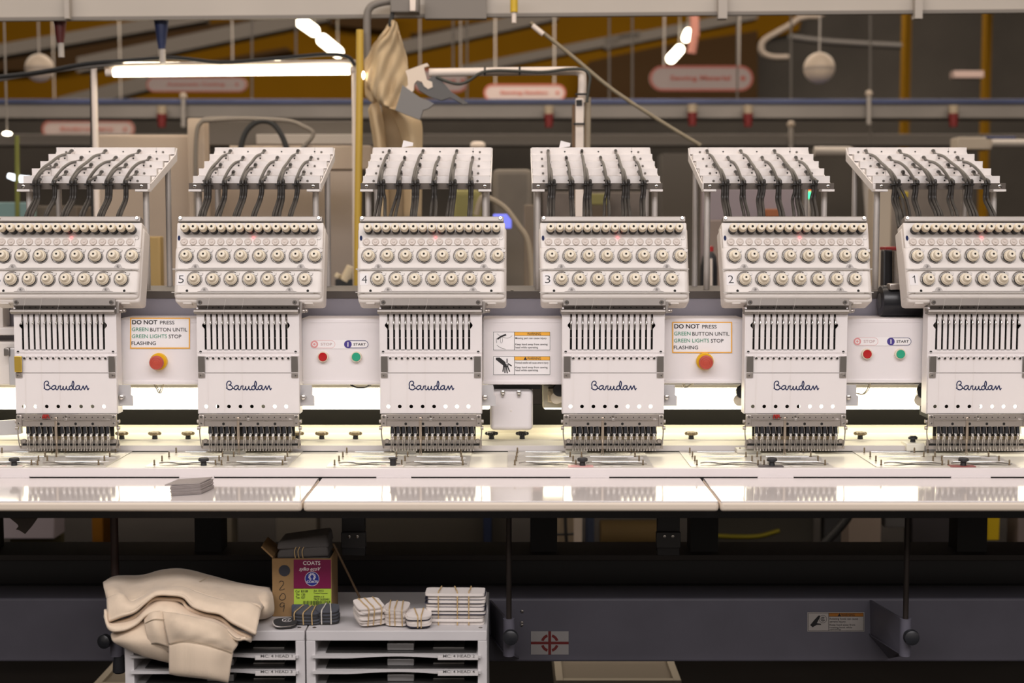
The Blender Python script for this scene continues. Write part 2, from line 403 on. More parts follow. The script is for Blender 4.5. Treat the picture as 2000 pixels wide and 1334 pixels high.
# top guide rail of the needle case: folded steel strip
def extr(mb, x0, x1, prof):   # prof: (Y, z) outline
    return mb.prism([(x0, y, z) for y, z in prof], (x1 - x0, 0, 0))
Z = lambda py: zof(py, D)
m = MB(); xa, xb = at(743, 600, D).x, at(942, 600, D).x
extr(m, xa, xb, [(D + .012, Z(582.5)), (D - .005, Z(582.5)), (D - .006, Z(596)), (D + .004, Z(603.5)), (D + .012, Z(603.5))])
extr(m, at(738, 600, D).x, at(941, 600, D).x, [(D + .012, Z(603)), (D - .006, Z(603.6)), (D - .0115, Z(605.5)), (D - .0125, Z(608)), (D - .010, Z(611)), (D - .004, Z(613.5)), (D + .012, Z(613.5))])
m.build('guide_rail', MATS['grey_rail_steel'], head)
m = MB()
for x in (749.3, 934): screw(m, fD(x, 590) - Vector((0, .0055, 0)), FRONT, .0042, .0025)
m.build('rail_screws', [DSTEEL, INK], head)
m = MB()
for i in range(15):
    c = at(762 + 11.27 * i, 600.5, D - .0015); m.lathe(c, (0, -.75, -1), [(.0014, 0), (.0014, .001), (0, .001)], 8)
m.build('guide_holes', VOID, head)
for s, xx in ((1, 942), (-1, 742)):
    m = MB(); xc = at(xx, 605, D).x
    if s > 0: m.box(xc, xc + .006, D - .002, D + .03, Z(612), Z(584), .001)
    for q in (.004, ): m.lathe((xc + (s * .006 if s > 0 else 0), D + .006, Z(607.5)), (s, 0, 0), [(.0036, 0), (.0036, .004), (.002, .0055), (0, .0055)], 10)
    if s > 0: m.lathe((xc + .011, D + .012, Z(607.5)), (s, 0, 0), [(.0036, 0), (.0036, .003), (.002, .0045), (0, .0045)], 10)
    m.build('rail_bracket', STEEL, head)
# lower cover with a row of round view holes
def holed(mb, y0, y1, xs, r, xL, xR, Y0, Y1, n=20):
    b = [xL] + [(a + c) / 2 for a, c in zip(xs, xs[1:])] + [xR]; cy = (y0 + y1) / 2
    for i, x in enumerate(xs):
        ts = sorted([2 * math.pi * a / n for a in range(n)] + [math.atan2(yy - cy, xx - x) % (2 * math.pi) for xx in (b[i], b[i + 1]) for yy in (y0, y1)]); outer = []; inner = []
        for t in ts:
            dx, dy = math.cos(t), math.sin(t)
            sx = ((b[i + 1] - x) / dx if dx > 1e-6 else (b[i] - x) / dx if dx < -1e-6 else 1e9); sy = ((y1 - cy) / dy if dy > 1e-6 else (y0 - cy) / dy if dy < -1e-6 else 1e9)
            q = min(sx, sy); outer.append((x + dx * q, cy + dy * q)); inner.append((x + r * dx, cy + r * dy))
        A = [at(px, py, Y0) for px, py in outer]; B = [at(px, py, Y0) for px, py in inner]; C = [p + Vector((0, Y1 - Y0, 0)) for p in B]
        mb.grid([A + A[:1], B + B[:1], C + C[:1]])
m = MB(); Yc = D - .004; hx = [758.4 + 22.35 * i for i in range(8)]
for ya, yb in ((696, 788), (800, 807.5)): ybox(m, 743.5, 940.5, ya, yb, Yc, Yc + .0025)
holed(m, 788, 800, hx, 3.7, 743.5, 940.5, Yc, Yc + .0025)
ybox(m, 744, 940, 695, 697, Yc - .002, D)
m.build('needle_case_cover', PAINT, head)
m = MB(); ybox(m, 757, 925, 727.8, 728.7, Yc - .0003, Yc + .001); m.build('cover_seam', DSTEEL, head)
m = MB(); p = at(776, 825, D + .03); q = at(857, 690, D + .03); m.box(p.x, q.x, D + .028, 2.949, p.z, q.z); m.build('head_arm', VOID, head)  # arm given the near-black interior colour so it looks unlit
m = MB(); p = at(740, 590, D + .05); q = at(945, 470, D + .05); m.box(p.x, q.x, D + .05, 2.949, p.z, q.z, .004); m.build('head_body', PAINT2, head)
k = None
for i in range(15):
    x, z = at(762.7 + 11.27 * i, 698.5, Yc).x, zof(699, Yc)
    if k is None:
        kx = x; m = MB(); m.lathe((x, Yc + .001, z + .001), (0, -1, -.25), [(.0030, 0), (.0030, .004), (.0022, .0048), (.0016, .0048)], 12)
        k = m.build('thread_eyelet', PAINT, head); s = MB().lathe((x, Yc - .0040, z - .0006), (0, -1, -.25), [(.0024, 0), (0, .0004)], 10).build('eyelet_bore', VOID, k)
    else: inst(s, (0, 0, 0), inst(k, k.location + Vector((x - kx, 0, 0)), head))
for xa, xb in ((744, 757), (926, 939)):
    m = MB(); ybox(m, xa, xb, 695.5, 727, Yc - .0035, Yc, .0008); o = m.build('spring_clip', DSTEEL, head); o['label'] = 'dark steel clip'
    m = MB(); ybox(m, xa, xb, 727.5, 738, Yc - .0025, Yc, .0008); screw(m, at((xa + xb) / 2 + (2 if xa > 900 else -1.5), 733.5, Yc - .0025), FRONT, .0032, .0022); m.build('clip_foot', [STEEL, INK], head)
m = MB(); L = fD_ = onY(Yc - .0004); tr = lambda P: [(780 + x / 16.667, 730 + y / 16.667) for x, y in P]
for P in ([(306, 468), (330, 455), (326, 400), (322, 330), (348, 268), (405, 240), (455, 268), (462, 318), (430, 355), (378, 368)], [(378, 368), (452, 380), (505, 430), (500, 482), (440, 522), (370, 508), (306, 464)], [(500, 472), (548, 485), (572, 480)],
          [(705, 398), (640, 386), (582, 418), (560, 470), (596, 516), (648, 500), (690, 445), (706, 398), (690, 450), (700, 498), (732, 522), (770, 488), (792, 398)], [(788, 400), (822, 402), (852, 392), (842, 440), (838, 495), (872, 522), (915, 490), (944, 400), (938, 460), (952, 514), (982, 520), (1022, 480), (1046, 396), (1042, 460), (1062, 514), (1096, 522), (1130, 496)],
          [(1236, 402), (1180, 395), (1136, 440), (1144, 504), (1192, 522), (1240, 472), (1226, 380), (1234, 300), (1258, 240), (1286, 300), (1280, 380), (1262, 450), (1274, 504), (1312, 520), (1350, 488)],
          [(1480, 398), (1420, 386), (1362, 420), (1345, 475), (1388, 518), (1440, 492), (1478, 400), (1466, 460), (1480, 510), (1516, 524), (1560, 462), (1590, 388)], [(1590, 388), (1602, 440), (1624, 516), (1650, 472), (1698, 388), (1716, 450), (1740, 522), (1778, 462)]):
    stroke(m, L, tr(P), 1.95, 5)
o = m.build('maker_script', NAVY, head); o['label'] = 'navy handwritten lettering'
# bracket plate on the right of the case
m = MB(); p = at(941.5, 793, D + .01)
m.prism([at(x, y, D + .012) for x, y in ((941.5, 752), (963, 752), (964.5, 758), (964, 771), (968, 774), (968, 793), (941.5, 793))], (0, .002, 0)); m.build('side_plate', mat('zinc_plate', (.62, .61, .62), .5, .6), head)
m = MB().lathe(at(948, 775, D + .012), (-.15, -1, 0), [(.0052, 0), (.0052, .010), (.003, .0115), (0, .0115)], 14).build('plate_bolt', CHROME, head)
# --- needle bar assembly
m = MB(); Yn = D - .006
ybox(m, 745, 940, 809, 833.5, Yn, Yn + .003, .0006); ybox(m, 744, 755, 811, 833, Yn - .003, Yn, .0015); ybox(m, 930, 940, 811, 833, Yn - .003, Yn, .0015)
for xx in (743.5, 941.5):
    c = at(xx, 823, D); m.lathe((c.x - .003, D, c.z), (1, 0, 0), [(.004, 0), (.004, .006)], 10); c = at(xx, 836, D); m.lathe((c.x - .003, D, c.z), (1, 0, 0), [(.0035, 0), (.0035, .006)], 10)
m.build('needle_plate', STEEL, head)
m = MB()
for i in range(15): disc(m, onY(Yn - .0003), 757 + 11.27 * i, 815.3, 1.1, 10)
for x in (792.5, 826, 859.6, 893): disc(m, onY(Yn - .0003), x, 828, 2.7, 16)
m.build('plate_holes', VOID, head)
m = MB()
for x in (749.5, 935):
    screw(m, at(x, 814.5, Yn - .003), FRONT, .0032, .002); screw(m, at(x, 827, Yn - .003), FRONT, .0024, .0012)
screw(m, at(841, 813.5, Yn), FRONT, .0026, .0015)
m.build('plate_screws', [CHROME, INK], head)
m = MB(); m.tube([at(762, 819, Yn), at(765, 820, Yn - .003), at(917, 820, Yn - .003), at(920, 819, Yn)], .0011, 8, 2); ybox(m, 839, 844, 818, 821.5, Yn - .0045, Yn - .002, .0006); m.build('retainer_rod', CHROME, head)
k = None; Yb = D - .002
for i in range(15):
    if i == 5: continue
    x = at(766.4 + 11.12 * i, 850, Yb).x
    if k is None:
        kx = x; z = lambda py: zof(py, Yb)
        m = MB(); m.cyl((x - .0005, Yb, z(846)), (x - .0005, Yb, z(838)), .0012, seg=8)
        m.box(x - .0028, x + .0034, Yb - .003, Yb + .003, z(857.5), z(846.5), .001)
        m.lathe((x + .0003, Yb - .003, z(851)), (.25, -1, 0), [(.0022, 0), (.0022, .002), (.0012, .0026), (0, .0026)], 10)
        m.tube([(x - .0018, Yb, z(857)), (x - .0022, Yb, z(866)), (x - .0024, Yb - .001, z(875)), (x - .0028, Yb - .001, z(879))], [.0015, .0011], 7, 3)
        m.tube([(x + .0018, Yb, z(857)), (x + .0012, Yb, z(863)), (x + .0020, Yb - .001, z(872)), (x + .0028, Yb - .001, z(879))], [.0015, .0011], 7, 3)
        for s in (-1, 1): m.lathe((x + s * .0028, Yb - .002, z(879)), (0, -1, 0), [(.0016, -.001), (.0016, .001)], 8)
        k = m.build('needle_clamp', CHROME, head)
        m = MB(); m.hexa([(x - .0038, Yb - .004, z(846.5)), (x + .0030, Yb - .004, z(846.5)), (x + .0030, Yb + .003, z(846.5)), (x - .0038, Yb + .003, z(846.5)), (x - .0030, Yb - .004, z(832)), (x + .0022, Yb - .004, z(832)), (x + .0022, Yb + .003, z(832)), (x - .0030, Yb + .003, z(832))], .0005)
        s = m.build('needle_cushion', BLACKP, k)
        m = MB(); m.tube([(x + .0030, Yb - .004, z(831)), (x + .0042, Yb - .004, z(840)), (x + .0050, Yb - .004, z(847))], .0007, 6, 2); s2 = m.build('return_spring', CHROME, k)
    else:
        c = inst(k, k.location + Vector((x - kx, 0, 0)), head); inst(s, (0, 0, 0), c); inst(s2, (0, 0, 0), c)
m = MB(); z = lambda py: zof(py, Yb - .003); x = at(821.6, 850, Yb).x
m.box(x - .0027, x + .0027, Yb - .006, Yb, z(857), z(815), .001); m.cyl((x, Yb - .003, z(857)), (x, Yb - .003, z(866)), .0036, .0022)
m.tube([(x - .0008, Yb - .003, z(862)), (x - .0012, Yb - .003, z(880)), (x - .0022, Yb - .003, z(891))], .0009, 7, 3); m.tube([(x + .0008, Yb - .003, z(862)), (x + .0012, Yb - .003, z(880)), (x + .0026, Yb - .003, z(891))], .0009, 7, 3)
m.lathe((x, Yb - .003, z(892.5)), (0, 0, 1), [(.0040, 0), (.0042, .0008), (.0025, .0012)], 14)
m.build('presser_foot', mat('worn_brass_steel', (.50, .42, .34), .35, .9), head)
m = MB(); ybox(m, 763, 929, 832, 852, D + .014, D + .018); m.build('clamp_backing', mat('brown_black_backing', (.03, .025, .02), .6), head)
m = MB(); ybox(m, 763, 929, 852, 861, D + .013, D + .018); m.build('backing_strip', mat('tan_steel', (.45, .36, .22), .4, .7), head)
m = MB(); ybox(m, 748, 941, 859, 867, D + .006, D + .012); ybox(m, 748, 941, 870.5, 877, D + .004, D + .012); ybox(m, 748, 941, 864, 875, D + .0105, D + .012)
for x in (756, 933): m.lathe(at(x, 861, D + .006), FRONT, [(.0048, 0), (.0048, .003), (.0038, .0042), (.0022, .0042), (.002, .003), (0, .003)], 14)
m.build('foot_rail', STEEL, head)
m = MB(); ybox(m, 752, 937, 866.5, 871, D + .0052, D + .0058); m.build('rail_slot', VOID, head)
for xa, s in ((745.5, 1), (940, -1)):
    m = MB(); m.tube([at(xa, 826, D), at(xa - s * .5, 845, D), at(xa + s * 2, 868, D - .001), at(xa + s * 3.5, 874, D + .003)], .0013, 7, 4)
    m.build('guard_wire', STEEL, head)
m = MB()
for xt, xm, xb in ((762, 762.7, 764), (794.5, 795, 803), (827, 830, 821)):
    m.tube([PF(xt + 12, 548, .012), at(xm + 4, 592, D - .014), at(xm + .5, 610, D - .014), at(xm, 660, D - .006), at(xm, 700, Yc - .004), at(xm + .5, 808, Yc - .002)], .00017, 4, 2)
m.build('thread', mat('pale_thread', (.7, .65, .6), .6), head)

HEADS = {4: head}
for n in (6, 5, 3, 2, 1):
    c = copy_tree(head); c.location.x = HX_OF[n]; HEADS[n] = c
WHERE = {6: 'cut off by the left edge of the photo', 5: 'right of the first notice panel', 4: 'beside the warning label panel on its left', 3: 'beside the warning label panel on its right', 2: 'to the right of the second notice panel', 1: 'with a black motor behind its left shoulder'}
for n, c in HEADS.items():
    c['label'] = 'cream embroidery head numbered %d, %s' % (n, WHERE[n])
    off = Vector((HX_OF[n] - HX, 0, 0))
    m = MB(); sq(m, fP(.0004), 703, 719.5, 534, 557); m.v = [v + off for v in m.v]; o = m.build('number_sticker', mat('number_sticker', (.775, .735, .725), .4), c)
    m = MB(); text(m, str(n), fP(.0007), 706.5, 717, 538, 553, -0.008) if n != 1 else [stroke(m, fP(.0007), q, 1.6, 1) for q in ([(713.2, 538), (713.2, 553)], [(713.4, 538.6), (711.5, 540.8), (709, 542)])]; m.v = [v + off for v in m.v]; m.build('number', INK, o)
# the two heads with a red thread bundle caught on the needle plate, and the brass clip on head 6
for n, px in ((6, 803), (2, 804)):
    off = Vector((HX_OF[n] - HX, 0, 0)); m = MB()
    for j in range(7):
        x = px - 5 + j * 1.6; m.tube([at(x, 810, Yn - .004), at(x + random.uniform(-2, 2), 813, Yn - .006), at(x + random.uniform(-3, 3), 817, Yn - .004)], .0012, 6, 3)
    m.v = [v + off for v in m.v]; tag(m.build('red_thread_tuft', mat('red_yarn', (.35, .02, .015), .8)), 'red thread tuft on the needle plate of the head ' + ('at the left edge' if n == 6 else 'left of the last panel'), 'thread tuft')
bm = MB(); ybox(bm, 743.5, 757.5, 696, 727, Yc - .0075, Yc - .004, .0008); bm.v = [v + Vector((HX_OF[6] - HX, 0, 0)) for v in bm.v]
o = bm.build('clip_cover', mat('brass_foil', (.80, .55, .10), .3, .8), HEADS[6]); o['label'] = 'gold foil clip cover'
# ------------------------------------------------------------------ thread guide racks with smoked tubes
RX0 = HX - .0215
def rack(n):
    ox = HX_OF[n] - HX
    X = lambda dx: RX0 + ox + dx
    root = thing('thread_rack', (X(0), 3.1, zof(560, 3.0)), '', 'thread rack', 'stepped thread racks behind the heads')
    TY = [3.03 + .0565 * k for k in range(5)]; T0 = [zof(y, Y) for y, Y in zip((343.7, 329, 315, 301, 288), TY)]; hh = .0157
    mt = None
    for k in range(5):
        Y, zt = TY[k], T0[k]
        m = MB(); m.box(X(-.1345), X(.1345), Y, Y + .016, zt - hh, zt, .0006)
        for s in (-1, 1): m.mat(1).box(X(s * .093) - .0003, X(s * .093) + .0003, Y - .0002, Y + .004, zt - hh + .0005, zt - .0004)
        m.mat(2)
        for s in (-.112, .108): m.lathe((X(s), Y, zt - .0105), FRONT, [(.0026, 0), (.0026, .0012), (.0014, .0014), (0, .0006)], 10)
        m.mat(3)
        cols = (-.0580, .0184, .0936) if k % 2 == 0 else (-.097, -.0204, .056)
        for c in cols: m.lathe((X(c - .001), Y - .0002, zt - .0095), FRONT, [(.0020, 0), (0, .0001)], 8)
        m.mat(0)
        cols = (-.097, -.0204, .056) if k % 2 == 0 else (-.0580, .0184, .0936)
        for c in cols: m.lathe((X(c), Y, zt - .008), FRONT, [(.0056, 0), (.0056, .0030), (.0040, .0034)], 12)
        m.build('tube_holder', [ALU, DSTEEL, mat('dull_screw', (.16, .145, .13), .5, .6), VOID], root)
    m = MB()
    for s in (-1, 1):
        xa = X(s * .1345) - (0 if s > 0 else .0022)
        m.prism([(xa, TY[4] + .016, T0[4] - .001), (xa, TY[4], T0[4] - hh), (xa, TY[0] + .003, T0[0] - hh + .0005), (xa, TY[0] - .012, T0[0] - hh - .001), (xa, TY[0] - .012, T0[0] - hh - .012), (xa, TY[0] + .004, T0[0] - hh - .015), (xa, TY[4] + .014, T0[4] - hh - .014)], (.0022, 0, 0))
    m.hexa([(X(-.132), TY[0], T0[0] - hh - .012), (X(.132), TY[0], T0[0] - hh - .012), (X(.132), TY[4] + .014, T0[4] - hh - .010), (X(-.132), TY[4] + .014, T0[4] - hh - .010),
            (X(-.132), TY[0], T0[0] - hh - .001), (X(.132), TY[0], T0[0] - hh - .001), (X(.132), TY[4] + .014, T0[4] - hh + .001), (X(-.132), TY[4] + .014, T0[4] - hh + .001)])
    m.build('rack_frame', ALU, root)
    Yr = 2.998; za, zb = zof(357.5, Yr), zof(370, Yr)
    m = MB(); m.box(X(-.1365), X(.1365), Yr, Yr + .002, zb, za, .0005); o = m.build('clip_rail', mat('bare_steel_strip', (.115, .095, .08), .5, .3, noise=.1, nscale=20), root); o['label'] = 'bare steel rail'
    m = MB()
    for s in (-1, 1): m.box(X(s * .124) - .0135, X(s * .124) + .0135, Yr - .0008, Yr + .03, zb - .0045, zb + .0002, .0008)
    m.build('rail_foot', ALU, root)
    m = MB()
    for s in (-.124, .124): screw(m, (X(s), Yr, (za + zb) / 2), FRONT, .0040, .0018)
    m.build('rail_screws', [CHROME, INK], root)
    for s in (-1, 1):
        for Y, k in ((3.035, 0), (3.232, 4)):
            zt = T0[k] - hh - .012; zl = zof(571, 2.95)
            m = MB(); m.cyl((X(s * .124), Y, zl), (X(s * .124), Y, zt), .0066, seg=16); m.build('post', mat('bright_post_steel', (.66, .62, .59), .32, .45), root)
    # tubes
    rnd = random.Random(n * 13); Yt = Yr - .007; zt = (za + zb) / 2
    groups = [(-.097, -.094, (4, 2, 0)), (-.058, -.0565, (3, 1)), (-.0204, -.0180, (4, 2, 0)), (.0184, .0195, (3, 1)), (.056, .0575, (4, 2, 0)), (.0936, .095, (3, 1))]
    for gi, (cx, bx, ks) in enumerate(groups):
        bx += rnd.uniform(-.003, .002); gx = rnd.uniform(-.001, .010); nk = len(ks); spread = rnd.choice([.0, .0, .002, .006]) 
        for j, k in enumerate(ks):
            x0 = X(cx); Y0 = TY[k]; z0 = T0[k] - .008; xb = X(bx) + (j - (nk - 1) / 2) * .0050
            yb = Yt - (.002 if j % 2 else 0) - .0015 * j
            dn = zof(425, 2.9) - .02
            xd = xb + (j - (nk - 1) / 2) * (spread + .0002) + rnd.uniform(-.0012, .0012) - gx
            bow = rnd.uniform(.018, .034); out = Y0 - bow
            P = [(x0, Y0 + .004, z0), (x0, Y0 - .012, z0 + .0005), (x0 + (xb - x0) * .25, out, z0 - .008)]
            steps = max(1, k)
            for q in range(1, steps):
                t = q / steps; P.append((x0 + (xb - x0) * (.25 + .75 * t), out + (yb - out) * t - .004, z0 + (zt + .022 - z0) * t))
            P += [(xb, yb, zt + .012), (xb, yb, zt), (xb, yb, zt - .012), (xd * .4 + xb * .6, yb - .004, zt - .030), (xd * .8 + xb * .2, 2.945, dn + .03), (xd, 2.93, dn + .012), (xd, 2.918, dn)]
            m = MB(); m.tube(P, .0033, 8, 5); m.build('thread_tube', TUBE, root)
        m = MB(); hw = .0026 * nk + .0022
        m.tube([(X(bx) + hw * math.cos(a) * 1.05, Yt - .002 + .0055 * math.sin(a), zt + .003) for a in [2 * math.pi * q / 14 for q in range(14)]], .0012, 6, 1, closed=True)
        m.box(X(bx) - hw - .003, X(bx) - hw, Yt - .004, Yt, zt + .0015, zt + .0045); m.build('cable_tie', BLACK, root)
    root['label'] = 'white stepped thread rack with black tubes above embroidery head %d' % n
    return root
RACKS = {n: rack(n) for n in (6, 5, 4, 3, 2, 1)}
# loose tube loop beside head 1
m = MB(); xb = RX0 + HX_OF[1] - HX - .094; z = lambda py: zof(py, 2.95)
m.tube([(xb, 2.985, z(366)), (xb + .004, 2.96, z(392)), (xb + .002, 2.93, z(430)), (xb - .001, 2.92, z(460)), (xb + .004, 2.925, z(478)), (xb + .012, 2.935, z(487)), (xb + .03, 2.95, z(490))], .0031, 8, 5)
m.tube([(xb + .007, 2.985, z(366)), (xb + .013, 2.96, z(392)), (xb + .013, 2.93, z(430)), (xb + .010, 2.93, z(460)), (xb + .020, 2.94, z(482)), (xb + .035, 2.95, z(486))], .0031, 8, 5)
m.build('loose_tube', TUBE, RACKS[1])
for n, px in ((4, 796), (3, 1103)):
    m = MB(); Y = 3.262; a = at(px, 283, Y); s = .012
    m.hexa([a + Vector(p) for p in ((-.013, -.003, -.010), (.012, -.003, -.007), (.012, .006, -.007), (-.013, .006, -.010), (-.009, -.003, .006), (.013, -.003, .0005), (.013, .006, .0005), (-.009, .006, .006))], .0006)
    zt = RACKS[n]; m.v = [v + Vector((0, 0, zof(288, 3.256) - min(q.z for q in m.v) + .0005)) for v in m.v] if n == 4 else [v + Vector((0, 0, zof(288, 3.256) - min(q.z for q in m.v) - .0005)) for v in m.v]
    tag(m.build('paper_tag', PAPER), 'small folded white paper tag lying on top of the rack ' + ('below the hanging garment' if n == 4 else 'below the white gantry post'), 'paper tag')
# ------------------------------------------------------------------ upper beam, panels, work lights
YB = 2.95; BT = zof(571, YB)
m = MB(); m.box(-1.55, 1.55, YB, 3.262, zof(752, YB), BT, .003)
beam = m.build('machine_beam', LILAC)
tag(beam, 'long lilac grey steel beam running behind all the embroidery heads', 'machine beam')
m = MB(); m.box(-1.55, 1.55, YB - .003, 3.262, BT, BT + .0025, .0005); m.box(-1.55, 1.55, YB - .0035, YB, BT - .012, BT + .0025, .0005)
o = m.build('top_flange', mat('dull_steel_edge', (.13, .115, .105), .55, .3), beam); o['label'] = 'dull steel top flange'
m = MB()
for x in (-.51, -.16, .0, .18, .55): m.lathe((x, YB + .006, BT + .0025), (0, 0, 1), [(.003, 0), (.003, .002), (0, .0025)], 8)
m.build('flange_bolts', DSTEEL, beam)
YP = 2.842; fPn = onY(YP - .0006)
def panel(x0, x1, y0, y1, label, px_left_gap=True):
    c = at((x0 + x1) / 2, (y0 + y1) / 2, YP); root = thing('control_panel', (c.x, YP, c.z), label, 'control panel', 'control panels between the heads')
    m = MB(); a = at(x0, y1, YP); b = at(x1, y0, YP)
    m.box(a.x, b.x, YP, YP + .10, a.z, b.z, .0035, 3); zt = zof(y0 + 7.5, YP)
    m.box(a.x + .0005, b.x - .0005, YP - .0007, YP + .001, zt - .0006, zt + .0004); zt = zof(y1 - 8, YP)
    m.mat(0).box(a.x, b.x, YP - .003, YP + .1, a.z, zt, .002)
    m.build('panel_box', PANELW, root); return root
def warning_label(root, fn, x0, y0, s, head_lines, kind, worn=False, paper=None, hd=None):
    """ANSI warning sticker, 111 x 36 pixels at s = 1; fn(h) maps pixels on the surface"""
    P = lambda x, y: (x0 + x * s, y0 + y * s)
    def S(a, b, c, d): return (x0 + a * s, x0 + b * s, y0 + c * s, y0 + d * s)
    m = MB().mat(0); sq(m, fn(0), *S(-1.5, 112.5, -1.5, 37.5))
    m.mat(1)
    for q in ((0, 111, 0, .7), (0, 111, 35.5, 36.2), (0, .7, 0, 36), (110.3, 111, 0, 36), (40.8, 41.6, 0, 36)): sq(m, fn(.0003), *S(*q))
    m.mat(2); sq(m, fn(.0002), *S(41.6, 110.3, .7, 7.4))
    m.mat(1); sq(m, fn(.00032), *S(41.6, 110.3, 7.2, 7.7))
    o = m.build('warning_label', [paper or PAPER, INK, hd or ORANGE], root)
    m = MB(); text(m, 'WARNING', fn(.0004), *S(66, 93, 1.6, 6.6), bold=.01)
    m.poly([fn(.0004)(*P(*q)) for q in ((59, 6.8), (62.6, .9), (66.0, 6.8))]) if not worn else None
    for t, xa, xb, ya, yb in head_lines: text(m, t, fn(.0004), *S(xa, xb, ya, yb), bold=.006)
    if kind == 'hand':
        m.poly([fn(.0004)(*P(*q)) for q in ((5, 2.5), (12.5, 2.3), (23.5, 11), (24.5, 15), (29, 15), (29.5, 19), (28, 21), (19, 21), (19, 17.5), (5, 6.5))])
        for a, b in (((20.3, 20), (18.7, 30)), ((22.7, 20), (22.7, 32.5)), ((25.2, 20), (27.3, 33)), ((27.5, 19), (32, 30)), ((28.5, 14), (36, 19))): stroke(m, fn(.0005), [P(*a), P(*b)], 2.2 * s, 1)
        stroke(m, fn(.0005), [P(26.8, 4.5), P(26.8, 14)], 1.9 * s, 1)
        mm = MB(); stroke(mm, fn(.0006), [P(26.8, 13), P(26.8, 18)], 1.2 * s, 1); mm.build('needle_mark', PAPER, o)
    elif kind == 'lever':
        stroke(m, fn(.0005), [P(8, 14.5), P(15, 9.5), P(25, 5.5)], 3.2 * s)
        stroke(m, fn(.0004), [P(7, 3.5), P(13, 8), P(21, 11.5), P(30, 12), (P(37, 7.5))], .45 * s); stroke(m, fn(.0004), [P(14, 11), P(14, 20), P(16.5, 22), P(18, 18), P(17.5, 12)], .45 * s)
        stroke(m, fn(.0004), [P(7, 26), P(14, 31), P(24, 34)], .6 * s); stroke(m, fn(.0004), [P(6.5, 13), P(6, 17), P(6.5, 22)], .7 * s)
    else:
        m.poly([fn(.0004)(*P(*q)) for q in ((4, 24.5), (12.5, 14), (20, 6), (22.5, 5), (24.2, 7), (17.5, 20.5), (26, 22), (25.5, 24), (17, 24), (9, 29))])
        ring2(m, fn(.0004), *P(29.5, 12.5), 7.2 * s, 7.8 * s); ring2(m, fn(.0004), *P(29.5, 12.5), 3.2 * s, 4.4 * s, 32, 20, 320); ring2(m, fn(.0004), *P(29.8, 12.5), 1 * s, 1.8 * s)
    m.build('lettering', INK, o)
    return o
def on(Y): return lambda h: onY(Y - h)
def notice(root, x0, y0, x1, y1):
    fn = on(YP - .0012); W_, H_ = x1 - x0, y1 - y0
    m = MB(); a = at(x0, y1, YP); b = at(x1, y0, YP); m.mat(0).box(a.x, b.x, YP - .0015, YP - .0007, a.z, b.z)
    m.mat(1); t = 2.2; f = fn(.0006); c4 = lambda e: [(x0 + e, y0 + e), (x1 - e, y0 + e), (x1 - e, y1 - e), (x0 + e, y1 - e)]
    frame2(m, f, c4(0), c4(t))
    o = m.build('notice_sheet', [PAPER, ORANGE], root)
    G = lambda a, b, c, d: (x0 + W_ * a, x0 + W_ * b, y0 + H_ * c, y0 + H_ * d)
    k = MB(); g = MB(); f = fn(.0008)
    text(k, 'DO NOT', f, *G(.035, .455, .075, .215), bold=.022); text(k, 'PRESS', f, *G(.50, .74, .10, .215), bold=.004)
    text(g, 'GREEN', f, *G(.03, .305, .315, .435), bold=.006); text(k, 'BUTTON UNTIL', f, *G(.335, .955, .325, .445), bold=.004)
    text(g, 'GREEN LIGHTS', f, *G(.03, .615, .54, .66), bold=.004); text(k, 'STOP', f, *G(.645, .855, .545, .665), bold=.006)
    text(k, 'FLASHING', f, *G(.025, .43, .765, .88), bold=.006)
    k.build('black_words', INK, o); g.build('green_words', mat('green_print', (.06, .28, .17), .5), o)
    return o
def estop(root, cx, cy):
    c = at(cx, cy, YP); ax = (0, -1, 0)
    m = MB(); m.lathe(c, ax, [(.0172, 0), (.0172, .008), (.0160, .010), (.012, .010)], 36); o = m.build('stop_collar', YEL, root); o['label'] = 'yellow collar'
    m = MB(); a2 = Vector((.0, -1, -.04)).normalized(); m.lathe(c + Vector((0, -.008, 0)), a2, [(.008, 0), (.0085, .008), (.0140, .011), (.0144, .015), (.0128, .0185), (.0105, .0190), (.0100, .0184), (.0065, .0190), (.006, .0185), (0, .0195)], 36)
    o = m.build('stop_button', REDM, root); o['label'] = 'red mushroom button'
